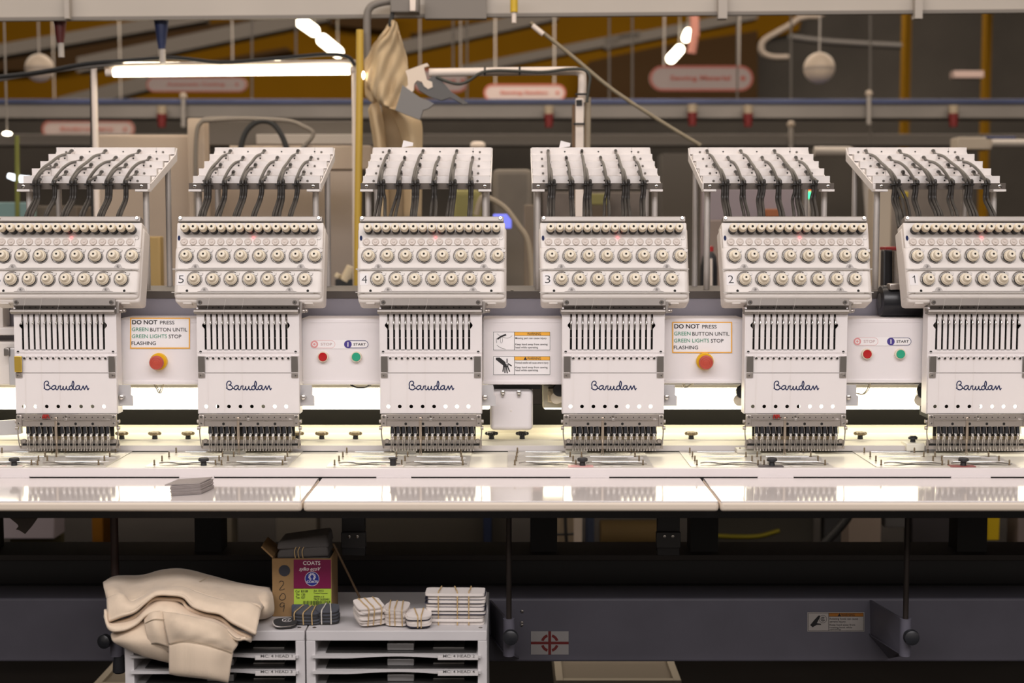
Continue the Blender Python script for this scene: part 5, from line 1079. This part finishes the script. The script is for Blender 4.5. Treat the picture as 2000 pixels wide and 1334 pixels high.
# hanging beige garment
root = thing('hanging_garment', at(768, 45, 4.1), 'beige garment hanging from a black hook over rack 4', 'garment')
HANG = mat('beige_jersey', (.54, .41, .25), .9, bump=.2, bscale=200)
loft('garment_front', [[(762, 42, 4.12), (768, 40, 4.1), (774, 44, 4.12)], [(742, 72, 4.12), (758, 66, 4.08), (782, 70, 4.12)], [(716, 108, 4.14), (745, 100, 4.09), (768, 110, 4.11), (795, 118, 4.13)], [(713, 150, 4.13), (738, 150, 4.08), (765, 155, 4.105), (796, 165, 4.13)], [(722, 180, 4.12), (745, 195, 4.085), (768, 205, 4.10), (785, 205, 4.12)], [(736, 198, 4.12), (752, 208, 4.09), (770, 216, 4.1), (775, 214, 4.12)]], HANG, root, 40, 8, wob=.010)
loft('garment_fold', [[(712, 148, 4.15), (722, 160, 4.12), (735, 170, 4.13)], [(714, 188, 4.14), (726, 200, 4.12), (738, 198, 4.14)]], HANG, root, 14, 6)
loft('garment_sleeve', [[(738, 194, 4.16), (726, 202, 4.13), (720, 214, 4.15)], [(748, 240, 4.16), (735, 240, 4.11), (724, 240, 4.15)], [(754, 300, 4.16), (742, 300, 4.11), (732, 300, 4.15)], [(760, 440, 4.16), (748, 440, 4.11), (738, 440, 4.15)]], HANG, root, 16, 6)
loft('garment_sleeve', [[(752, 200, 4.16), (775, 214, 4.12), (800, 224, 4.15)], [(775, 240, 4.17), (798, 240, 4.11), (822, 238, 4.15)], [(788, 300, 4.17), (806, 300, 4.11), (824, 300, 4.15)], [(790, 440, 4.17), (806, 440, 4.11), (822, 440, 4.15)]], HANG, root, 20, 6)
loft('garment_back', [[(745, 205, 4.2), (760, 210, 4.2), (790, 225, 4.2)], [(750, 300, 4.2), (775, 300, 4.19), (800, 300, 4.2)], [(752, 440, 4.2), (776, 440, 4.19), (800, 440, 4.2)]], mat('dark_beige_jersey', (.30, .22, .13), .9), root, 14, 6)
m = MB(); m.tube([at(766, 10, 4.12), at(766, 30, 4.11), at(762, 46, 4.10), at(764, 52, 4.1)], .006, 8, 4); m.build('hook', DK, root)
# white gantry with bracket
root = thing('white_gantry', at(1130, 420, 4.0), 'white tube gantry bent down behind racks 4 and 3', 'gantry')
m = MB(); m.tube([at(838, 142, 4.0), at(900, 141, 4.0), at(1000, 139.5, 4.0), at(1110, 138.5, 4.0), at(1128, 139.5, 4.0), at(1136, 145, 4.0), at(1137.5, 160, 4.0), at(1136, 200, 4.0)], .0118, 12, 5); m.build('gantry_tube', WARMW, root)
a, c = at(1123, 560, 3.99), at(1140, 192, 3.99); m = MB(); m.box(a.x, c.x, 3.985, 4.01, 0, c.z, .002); m.build('gantry_post', WARMW, root)
a, c = at(1125.5, 206, 3.98), at(1137, 195, 3.98); m = MB(); m.box(a.x, c.x, 3.98, 3.986, a.z, c.z); m.build('post_opening', DK, root)
a, c = at(1117, 560, 4.0), at(1123, 205, 4.0); m = MB(); m.box(a.x, c.x, 4.0, 4.03, a.z, c.z); m.build('post_backing', mat('brown_strip', (.16, .09, .04), .6), root)
for x0, y0, x1, y1 in ((947, 132, 947, 147), (1015, 131, 1015, 146), (1124, 184, 1149, 184), (1120, 242, 1142, 242)):
    m = MB(); m.tube([at(x0, y0, 3.975), at((x0 + x1) / 2, (y0 + y1) / 2, 3.97), at(x1, y1, 3.975)], .003, 6, 1); m.build('cable_strap', DK, root)
rod('gantry_cable', [(852, 150), (870, 158), (895, 164), (915, 158), (940, 142), (970, 138), (1010, 139), (1060, 141), (1110, 135), (1140, 136), (1152, 150), (1150, 170), (1146, 200)], 3.97, .0045, mat('olive_black_cable', (.05, .05, .04), .6), 'dark cable tied along the white gantry tube', 'cable')
rod('pale_hose', [(1148, 190), (1147, 300), (1146, 420)], 4.02, .009, mat('braided_hose', (.34, .28, .20), .6), 'beige hose running down the gantry post', 'hose', 2)
m = MB(); m.prism([at(x, y, 3.968) for x, y in ((792, 138), (834, 123), (838, 128), (828, 132), (830, 142), (834, 156), (844, 160), (845, 170), (836, 174), (828, 168), (824, 160), (815, 157), (809, 164), (808, 176), (802, 184), (792, 180), (791, 172), (797, 166), (796, 152))], (0, .02, 0)); tag(m.build('puzzle_bracket', mat('warm_white_bracket', (.76, .64, .52), .5)), 'white plate with puzzle shaped cutout beside the hanging garment', 'bracket')
PAD = mat('grey_plastic_paddle', (.20, .19, .18), .5)
m = MB(); m.prism([at(x, y, 3.96) for x, y in ((786, 166), (800, 176), (820, 190), (838, 197), (848, 203), (836, 212), (826, 215), (820, 234), (798, 226), (772, 215), (780, 190))], (0, .02, 0)); tag(m.build('grey_paddle', PAD), 'grey paddle plate hanging below the puzzle shaped bracket', 'plate')
m = MB(); m.prism([at(x, y, 3.97) for x, y in ((812, 160), (828, 162), (846, 148), (858, 152), (880, 178), (915, 202), (905, 204), (880, 190), (862, 196), (838, 188), (818, 176))], (0, .02, 0)); tag(m.build('sloping_lever', mat('dark_grey_plastic', (.10, .095, .09), .5)), 'dark grey lever sloping down from the puzzle shaped bracket', 'lever')
rod('diagonal_rod', [(1036, 44), (1120, 112), (1200, 178), (1300, 243), (1368, 284)], 4.2, .0056, mat('olive_grey_rod', (.26, .215, .14), .6), 'long thin rod sloping down from the duct to rack 2', 'rod', 3)
rod('rod_sleeve', [(1040, 50), (1061, 67)], 4.195, .0075, WARMW, 'pale sleeve at the top of the sloping rod', 'sleeve', 1)
rod('yellow_hose', [(1004, -20), (1004, 24)], 4.1, .011, mat('yellow_hose_rubber', (.60, .40, .02), .5), 'short yellow hose hanging from the duct', 'hose', 1); rod('hose_coupling', [(1004, 25), (1004, 45)], 4.1, .007, WARMW, 'pale coupling at the end of the yellow hose', 'coupling', 1)
for px, y0, y1, mt, lab in ((118, 34, 84, mat('deep_red_plug', (.10, .014, .012), .5), 'red hanging connector at the upper left'), (316, 34, 96, mat('deep_blue_plug', (.018, .028, .085), .5), 'blue hanging connector left of the ceiling lamps')):
    root = thing('hanging_connector', at(px, y0, 4.24), lab, 'connector', 'hanging connectors'); m = MB(); a, b = at(px, y0 - 30, 4.24), at(px, y1, 4.24); m.lathe(b, (0, 0, 1), [(.010, 0), (.013, .02), (.021, .08), (.021, (a - b).length)], 14); m.build('connector_body', mt, root)
    m = MB(); m.cyl(at(px + 2, y1 + 28, 4.24), at(px + 1, y1, 4.24), .009, seg=8); m.build('connector_plug', GREYL, root)
for px, y0, lab in ((316, 207, 'small red tap hanging from the rail above rack 5'), (1072, 207, 'small red tap hanging from the rail left of the gantry post'), (1352, 204, 'first small red tap below the bright rail'), (1461, 206, 'second small red tap below the bright rail'), (1862, 206, 'small red tap between the mustard columns')):
    root = thing('rail_tap', at(px, y0 + 40, 7.6), lab, 'tap', 'red taps along the rail'); m = MB(); m.cyl(at(px, y0 + 18, 7.84), at(px, y0, 7.84), .026, seg=12); m.build('tap_neck', mat('tap_cream', (.45, .36, .25), .5), root); m = MB(); m.cyl(at(px, y0 + 42, 7.84), at(px, y0 + 16, 7.84), .020, .028, seg=12); m.build('tap_handle', mat('tap_red', (.20, .02, .018), .5), root)
# conveyor rails through the hall
root = thing('overhead_rail', at(1000, 230, 7.9), 'long grey overhead rail with blue top edge across the hall', 'rail')
a, c = at(-60, 231, 7.9), at(2060, 202, 7.9); m = MB(); m.box(a.x, c.x, 7.9, 8.1, a.z, c.z, .005); m.build('rail_beam', mat('rail_grey', (.26, .235, .21), .5, noise=.25, nscale=1.2), root)
a, c = at(-60, 202, 7.88), at(2060, 193, 7.88); m = MB(); m.box(a.x, c.x, 7.88, 8.05, a.z, c.z, .004); o = m.build('rail_edge', mat('rail_blue', (.07, .09, .20), .5, noise=.4, nscale=2), root); o['label'] = 'blue top edge'
block('lower_rail', -60, 2060, 262, 284, 8.6, .2, GREYM, 'lower dark grey rail running across the hall', 'rail')
for px, y0, y1 in ((1235, 40, 200), (492, 36, 200), (1440, 40, 190), (1545, 60, 190), (912, 60, 230), (885, 60, 130), (1190, 40, 200), (1700, 40, 280), (578, 60, 110)):
    rod('suspension_rod', [(px, -810 if y1 > 189 else -840), (px, y1 + 8 if y1 < 200 else y1)], 8.4, .006, mat('dim_rod_grey', (.13, .115, .10), .6), 'thin pale suspension rod hanging from the roof', 'rod', 1, 'suspension rods in the hall')
for xa, xb, yb in ((1757, 1783, 560), (1914, 1941, 560)): block('mustard_column', xa, xb, -60, yb, 13 if xa < 1800 else 12.5, .12, MUSTC, 'mustard steel column %s' % ('left of the pair at the right' if xa < 1800 else 'nearer the right edge'), 'column')
rod('pipe_elbow', [(1540, 112), (1510, 112), (1490, 104), (1487, 88), (1496, 76), (1520, 62), (1560, 36), (1640, -40), (1700, -640)], 10.45, .024, mat('dim_pale_pipe', (.17, .14, .115), .6), 'curved pale pipe bend left of the white globe', 'pipe')
rod('grey_conduit', [(1540, 72), (1620, 82), (1760, 90)], 10.5, .026, mat('dim_grey', (.055, .05, .047), .6), 'dim grey conduit right of the pipe bend', 'conduit', 2)
rod('red_strap', [(1356, -560), (1356, 20), (1357, 60), (1350, 105)], 10, .032, mat('dusty_red_strap', (.30, .12, .09), .7), 'dusty red strap hanging beside the right lamp pair', 'strap', 2)
block('pink_switch', 1863, 1922, 138, 152, 10.55, .1, mat('dusty_pink', (.30, .22, .20), .6), 'small pinkish box between the mustard columns', 'switch box')
# machines and panels beyond the racks
block('beige_cabinet', 192, 372, 263, 452, 4.7, .3, BEIGE, 'large beige machine cabinet behind rack 6', 'machine cabinet', .01)
block('beige_pillar', 371, 398, 231, 565, 4.6, .08, BEIGE, 'beige pillar between racks 6 and 5', 'pillar')
rod('pillar_hose', [(384, 430), (382, 330), (384, 262), (392, 240), (410, 232), (470, 232)], 4.55, .007, mat('grey_hose', (.20, .17, .14), .6), 'grey hose looping over the beige pillar', 'hose')
block('beige_beam', 448, 724, 284, 331, 4.5, .12, BEIGE, 'beige beam end behind racks 5 and 4', 'beam'); block('beige_backplate', 398, 690, 329, 450, 5.0, .1, mat('pale_backplate', (.40, .33, .27), .6), 'pale back plate behind rack 5', 'panel')
block('dark_slot_box', 404, 690, 236, 284, 5.181, .1, mat('rail_grey2', (.13, .115, .10), .6), 'dark grey trough above the beige beam', 'trough'); block('pale_tray', 500, 690, 262, 282, 5.1, .10, GREYL, 'pale tray in the dark trough', 'tray')
rod('black_loop_cable', [(466, 330), (468, 300), (478, 262), (495, 242), (515, 236), (535, 243), (552, 268), (562, 300), (564, 330)], 4.492, .009, DK, 'black cable loop standing above rack 5', 'cable')
rod('thin_cable', [(396, 236), (470, 232), (560, 236), (590, 246), (612, 262), (590, 290)], 4.49, .007, mat('grey_hose', (.2, .17, .14)), 'thin grey cable right of the black loop', 'cable')
block('wood_block', 288, 312, 462, 560, 4.3, .05, mat('pale_wood_block', (.40, .27, .10), .7), 'yellow wooden block between heads 6 and 5', 'wooden block'); block('dark_machine', 300, 400, 455, 640, 5.4, .3, mat('dim_brown', (.12, .095, .07), .7), 'dim brown machine body behind heads 6 and 5', 'machine')
block('blue_crate', 650, 688, 452, 498, 5.2, .3, mat('blue_crate_plastic', (.04, .04, .18), .5), 'blue crate between racks 5 and 4', 'crate'); block('crate_label', 656, 672, 468, 478, 5.19, .005, mat('pale_blue_label', (.25, .30, .50), .5), 'pale blue label on the blue crate', 'label')
block('brown_bench', 640, 700, 499, 640, 5.18, .4, mat('dim_brown', (.12, .095, .07)), 'dim brown bench below the blue crate', 'bench')
rod('pale_bobbin', [(674, 549), (688, 522)], 4.515, .018, mat('cream_thread', (.62, .52, .36), .7), 'cream thread cone low between heads 5 and 4', 'thread cone', 1); rod('small_bobbin', [(658, 542), (662, 535)], 4.515, .010, mat('cream_thread', (.62, .52, .36)), 'small cream bobbin left of the cream thread cone', 'bobbin', 1)
block('dark_stand', 655, 702, 545, 640, 4.5, .1, DK, 'dark stand below the cream thread cone', 'stand')
block('tan_upright', 689, 700, 420, 570, 4.3, .04, mat('tan_wood', (.45, .33, .18), .6), 'tan upright left of head 4', 'upright')
block('grey_machine', 962, 1040, 330, 640, 5.3, .3, mat('taupe_machine', (.16, .135, .105), .6, noise=.3, nscale=3), 'taupe sewing machine body between racks 4 and 3', 'sewing machine', .02)
block('machine_column', 1024, 1044, 400, 640, 4.8, .1, mat('tan_machine', (.26, .20, .14), .6), 'tan machine column left of head 3', 'machine column')
block('blue_screen', 963, 999, 418, 446, 4.9, .03, mat('blue_screen_glow', (.1, .1, .5), .4, emit=(.22, .25, 1.0), estr=.9), 'glowing blue screen right behind head 4', 'screen')
rod('beige_hose', [(930, 420), (938, 392), (950, 385), (985, 405), (1012, 440), (1032, 475), (1040, 560), (1040, 690)], 4.5, .009, mat('braided_hose', (.34, .28, .20)), 'beige hose curving down between racks 4 and 3', 'hose')
block('olive_bag', 880, 940, 370, 425, 5.2, .2, mat('olive_bag', (.22, .20, .07), .8), 'olive yellow bag behind the tubes of rack 4', 'bag', .02)
block('plaid_boxes', 1060, 1260, 375, 430, 5.4, .2, mat('dim_pinkish', (.17, .14, .12), .7, noise=.4, nscale=6), 'dim stacked boxes behind rack 3', 'boxes'); block('olive_box', 1150, 1190, 378, 400, 5.3, .1, mat('olive_bag', (.22, .2, .07)), 'small olive box behind the tubes of rack 3', 'box')
block('mauve_board', 1372, 1560, 368, 440, 4.8, .05, mat('mauve_panel', (.34, .28, .29), .5), 'mauve grey panel behind rack 2', 'panel'); block('mauve_post', 1380, 1446, 430, 640, 4.74, .05, mat('tan_pink_panel', (.33, .25, .20), .6), 'tan pink panel between heads 3 and 2', 'panel')
block('tall_cabinet', 1290, 1372, 300, 640, 7, .2, mat('dark_taupe', (.075, .065, .055), .8), 'dark taupe cabinet between racks 3 and 2', 'cabinet')
root = thing('black_bottle', at(1386, 560, 4.2), 'black bottle with red cap between heads 3 and 2', 'bottle'); m = MB(); c = at(1384, 600, 4.3); c.z = .951; hz = zof(489, 4.3) - .951; m.lathe(c, (0, 0, 1), [(.032, 0), (.026, hz - .05), (.022, hz - .02), (.011, hz)], 16); m.build('bottle_body', BLACKP, root); m = MB(); m.lathe(c, (0, 0, 1), [(.013, hz - .003), (.013, hz + .012), (0, hz + .013)], 14); m.build('bottle_cap', mat('cap_red', (.42, .03, .03), .4), root)
rod('white_stick', [(1389, 505), (1389, 712)], 4.26, .004, WARMW, 'thin white stick in front of the black bottle', 'stick', 1)
root = thing('signal_light', at(1580, 390, 5), 'small green signal light with red top below rack 2', 'signal light'); m = MB(); a, c = at(1574, 388, 5), at(1587, 374, 5); m.box(a.x, c.x, 5, 5.02, a.z, c.z, .004); m.build('green_lens', mat('green_glow', (.05, .6, .25), .4, emit=(.05, 1, .38), estr=1.6), root); m = MB(); a, c = at(1574, 374, 5), at(1586, 368, 5); m.box(a.x, c.x, 5, 5.02, a.z, c.z, .003); m.build('red_lens', mat('red_glow', (.6, .1, .02), .4, emit=(1, .15, .03), estr=.6), root); m = MB(); q = at(1580, 388, 5.01); m.cyl((q.x, q.y, .951), q, .006); m.build('signal_pole', GREYL, root)
block('orange_box', 1496, 1530, 408, 424, 4.7, .1, mat('orange_carton', (.40, .13, .04), .6), 'small orange box behind the tubes of rack 2', 'box')
block('pale_pillar', 1702, 1742, 366, 640, 4.5, .08, mat('pale_pillar_paint', (.42, .35, .27), .6), 'pale pillar between heads 2 and 1', 'pillar'); block('dim_board', 1742, 1900, 366, 440, 5, .1, mat('dim_tan', (.20, .165, .135), .7, noise=.3, nscale=5), 'dim tan panel behind the tubes of rack 1', 'panel'); block('yellow_box', 1757, 1775, 374, 386, 4.6, .05, mat('yellow_carton', (.50, .36, .02), .6), 'small yellow box behind the tubes of rack 1', 'box')
root = thing('belt_unit', at(1742, 560, 3.6), 'black and steel roller with red top behind head 1', 'roller'); m = MB(); a, c = at(1724, 585, 3.44), at(1745, 488, 3.44); a.z = .856; m.box(a.x, c.x, 3.44, 3.47, a.z, c.z, .004); m.build('roller_frame', BLACKP, root); m = MB(); m.cyl(at(1752, 690, 3.43), at(1752, 490, 3.43), .012, seg=16); m.build('steel_roller', CHROME, root); m = MB(); a, c = at(1728, 489, 3.59), at(1752, 482, 3.59); m.box(a.x, c.x, 3.58, 3.64, a.z, c.z, .002); m.build('red_top', mat('cap_red', (.42, .03, .03)), root)
root = thing('drive_motor', at(1770, 585, 2.90), 'black cylindrical drive motor below the left end of head 1', 'motor'); m = MB(); c = at(1722, 588, 2.905); m.lathe(c, (1, 0, 0), [(.020, -.004), (.030, -.003), (.0315, 0), (.0315, .085), (.028, .088)], 30); m.build('motor_body', BLACKP, root)
m = MB(); m.lathe(c, (-1, 0, 0), [(.016, .0045), (.005, .0065), (0, .0065)], 20); m.build('motor_end', mat('motor_grey', (.09, .09, .095), .4), root); m = MB(); a, b = at(1736, 566, 2.88), at(1758, 554, 2.88); m.box(a.x, b.x, 2.873, 2.90, a.z, b.z, .002); m.build('motor_plate', STEEL, root)
block('pale_duct_end', 1870, 1938, 268, 292, 6.0, .1, mat('pale_duct_tan', (.42, .36, .29), .6), 'pale duct end above rack 1', 'duct'); rod('pale_pipe', [(1590, 296), (1660, 296), (1690, 310), (1700, 420), (1700, 660)], 5.6, .02, GREYL, 'pale pipe between racks 2 and 1', 'pipe', 1); rod('far_pipe', [(1936, 280), (2040, 280)], 6.0, .018, GREYL, 'pale pipe at the right edge above rack 1', 'pipe', 1)
block('blue_tarp', 1925, 1985, 266, 273.5, 6.0, .1, mat('rail_blue2', (.04, .05, .12), .6), 'dark blue strip above the pale pipe at the right edge', 'strip')
block('white_cloth_pile', 918, 948, 276, 292, 5.7, .1, WARMW, 'cream bundle above the right end of rack 4', 'bundle', .03)
# fittings at the left edge
root = thing('edge_bracket', at(20, 700, 2.88), 'white rails and grey clip left of head 6 at the edge', 'bracket')
a, c = at(-60, 655, 2.88), at(32, 640, 2.88); m = MB(); m.box(a.x, c.x, 2.88, 2.92, a.z, c.z, .003); m.build('rail', PAINT, root); a, c = at(-60, 752, 2.88), at(32, 668, 2.88); m = MB(); m.box(a.x, c.x, 2.88, 2.94, a.z, c.z, .003); m.build('side_box', PAINT2, root)
a, c = at(18, 753, 2.86), at(32, 680, 2.86); m = MB(); m.box(a.x, c.x, 2.86, 2.879, a.z, c.z, .002); m.build('grey_plate', mat('zinc_plate', (.62, .61, .62)), root); a, c = at(7, 696, 2.855), at(18, 680, 2.855); m = MB(); m.box(a.x, c.x, 2.855, 2.879, a.z, c.z, .002); m.build('clip', DSTEEL, root)
a, c = at(-60, 640, 2.90), at(5, 588, 2.90); m = MB(); m.box(a.x, c.x, 2.90, 2.94, a.z, c.z, .002); m.build('upright', PAINT2, root)
m = MB(); m.prism([at(x, y, 2.83) for x, y in ((-60, 826), (33, 820), (39, 825), (41, 847), (34, 849), (-60, 853))], (0, .012, 0)); tag(m.build('grey_arm_plate', mat('zinc_plate', (.62, .61, .62))), 'grey metal arm reaching from the left edge to head 6', 'metal arm')
# under the table, beyond the machine
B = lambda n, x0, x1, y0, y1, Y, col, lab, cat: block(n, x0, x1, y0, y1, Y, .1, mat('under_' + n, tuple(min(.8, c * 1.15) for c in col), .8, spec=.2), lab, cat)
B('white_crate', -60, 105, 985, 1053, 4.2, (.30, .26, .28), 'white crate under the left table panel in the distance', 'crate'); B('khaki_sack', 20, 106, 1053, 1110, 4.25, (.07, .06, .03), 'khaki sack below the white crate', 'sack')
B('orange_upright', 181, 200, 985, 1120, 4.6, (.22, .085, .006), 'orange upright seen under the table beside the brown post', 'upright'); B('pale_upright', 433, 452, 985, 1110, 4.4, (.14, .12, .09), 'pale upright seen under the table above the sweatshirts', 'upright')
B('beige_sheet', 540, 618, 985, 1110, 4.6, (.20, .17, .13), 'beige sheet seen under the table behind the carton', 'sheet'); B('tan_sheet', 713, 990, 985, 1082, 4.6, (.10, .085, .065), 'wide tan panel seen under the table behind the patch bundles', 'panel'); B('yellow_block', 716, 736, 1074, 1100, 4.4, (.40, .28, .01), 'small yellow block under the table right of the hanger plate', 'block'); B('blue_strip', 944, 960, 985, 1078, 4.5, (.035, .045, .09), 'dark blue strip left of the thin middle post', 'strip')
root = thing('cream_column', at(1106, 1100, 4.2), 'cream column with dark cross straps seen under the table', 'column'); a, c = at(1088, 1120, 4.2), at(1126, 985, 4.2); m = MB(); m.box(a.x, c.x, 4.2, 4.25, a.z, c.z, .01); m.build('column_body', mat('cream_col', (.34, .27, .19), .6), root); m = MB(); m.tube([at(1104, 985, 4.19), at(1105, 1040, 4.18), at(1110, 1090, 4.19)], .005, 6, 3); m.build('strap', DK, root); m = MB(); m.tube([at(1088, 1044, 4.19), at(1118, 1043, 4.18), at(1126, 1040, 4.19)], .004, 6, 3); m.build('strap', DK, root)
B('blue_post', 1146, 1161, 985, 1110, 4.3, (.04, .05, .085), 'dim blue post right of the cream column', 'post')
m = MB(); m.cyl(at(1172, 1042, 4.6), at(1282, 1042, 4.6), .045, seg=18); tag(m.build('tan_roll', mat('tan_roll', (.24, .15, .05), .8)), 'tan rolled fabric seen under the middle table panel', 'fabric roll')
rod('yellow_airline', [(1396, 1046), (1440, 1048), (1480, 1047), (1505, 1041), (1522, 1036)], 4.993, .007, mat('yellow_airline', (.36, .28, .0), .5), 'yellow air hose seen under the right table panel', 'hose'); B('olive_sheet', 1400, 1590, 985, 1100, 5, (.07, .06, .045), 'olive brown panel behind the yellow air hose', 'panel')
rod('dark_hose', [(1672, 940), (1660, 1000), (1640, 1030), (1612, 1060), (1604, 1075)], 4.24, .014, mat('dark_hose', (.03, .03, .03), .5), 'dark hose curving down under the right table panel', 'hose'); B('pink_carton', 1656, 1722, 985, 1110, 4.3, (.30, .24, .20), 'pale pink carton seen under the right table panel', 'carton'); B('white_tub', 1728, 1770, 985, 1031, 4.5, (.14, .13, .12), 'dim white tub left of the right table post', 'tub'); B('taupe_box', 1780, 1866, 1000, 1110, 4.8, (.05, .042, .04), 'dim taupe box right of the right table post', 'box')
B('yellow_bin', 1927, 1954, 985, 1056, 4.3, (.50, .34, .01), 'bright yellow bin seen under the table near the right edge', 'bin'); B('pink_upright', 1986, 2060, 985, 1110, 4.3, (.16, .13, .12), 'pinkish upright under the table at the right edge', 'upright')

m = MB(); m.tube([at(16, 343, 5.01), at(36, 349, 5.01), at(58, 353, 5.01)], [.009, .016], 10, 4); tag(m.build('tilted_reflection', mat('cool_reflection', (.8, .85, .9), .4, emit=(.85, .92, 1), estr=2.5)), 'small tilted cool white reflection drawn as a glowing bar at the left edge beside rack 6', 'lamp')  # emissive bar standing in for a light reflection
block('teal_bar', -60, 62, 395, 402, 5, .05, mat('teal_paint', (.16, .26, .25), .5), 'pale teal bar at the left edge behind rack 6', 'bar')
block('left_machine', -60, 150, 402, 640, 5.1, .3, mat('dim_brown', (.12, .095, .07)), 'dim machine body at the left edge behind head 6', 'machine')
rod('green_cord', [(33, 265), (34, 400), (36, 690)], 5.0, .008, mat('olive_cord', (.16, .17, .03), .7), 'olive green cord hanging at the left edge', 'cord', 1)

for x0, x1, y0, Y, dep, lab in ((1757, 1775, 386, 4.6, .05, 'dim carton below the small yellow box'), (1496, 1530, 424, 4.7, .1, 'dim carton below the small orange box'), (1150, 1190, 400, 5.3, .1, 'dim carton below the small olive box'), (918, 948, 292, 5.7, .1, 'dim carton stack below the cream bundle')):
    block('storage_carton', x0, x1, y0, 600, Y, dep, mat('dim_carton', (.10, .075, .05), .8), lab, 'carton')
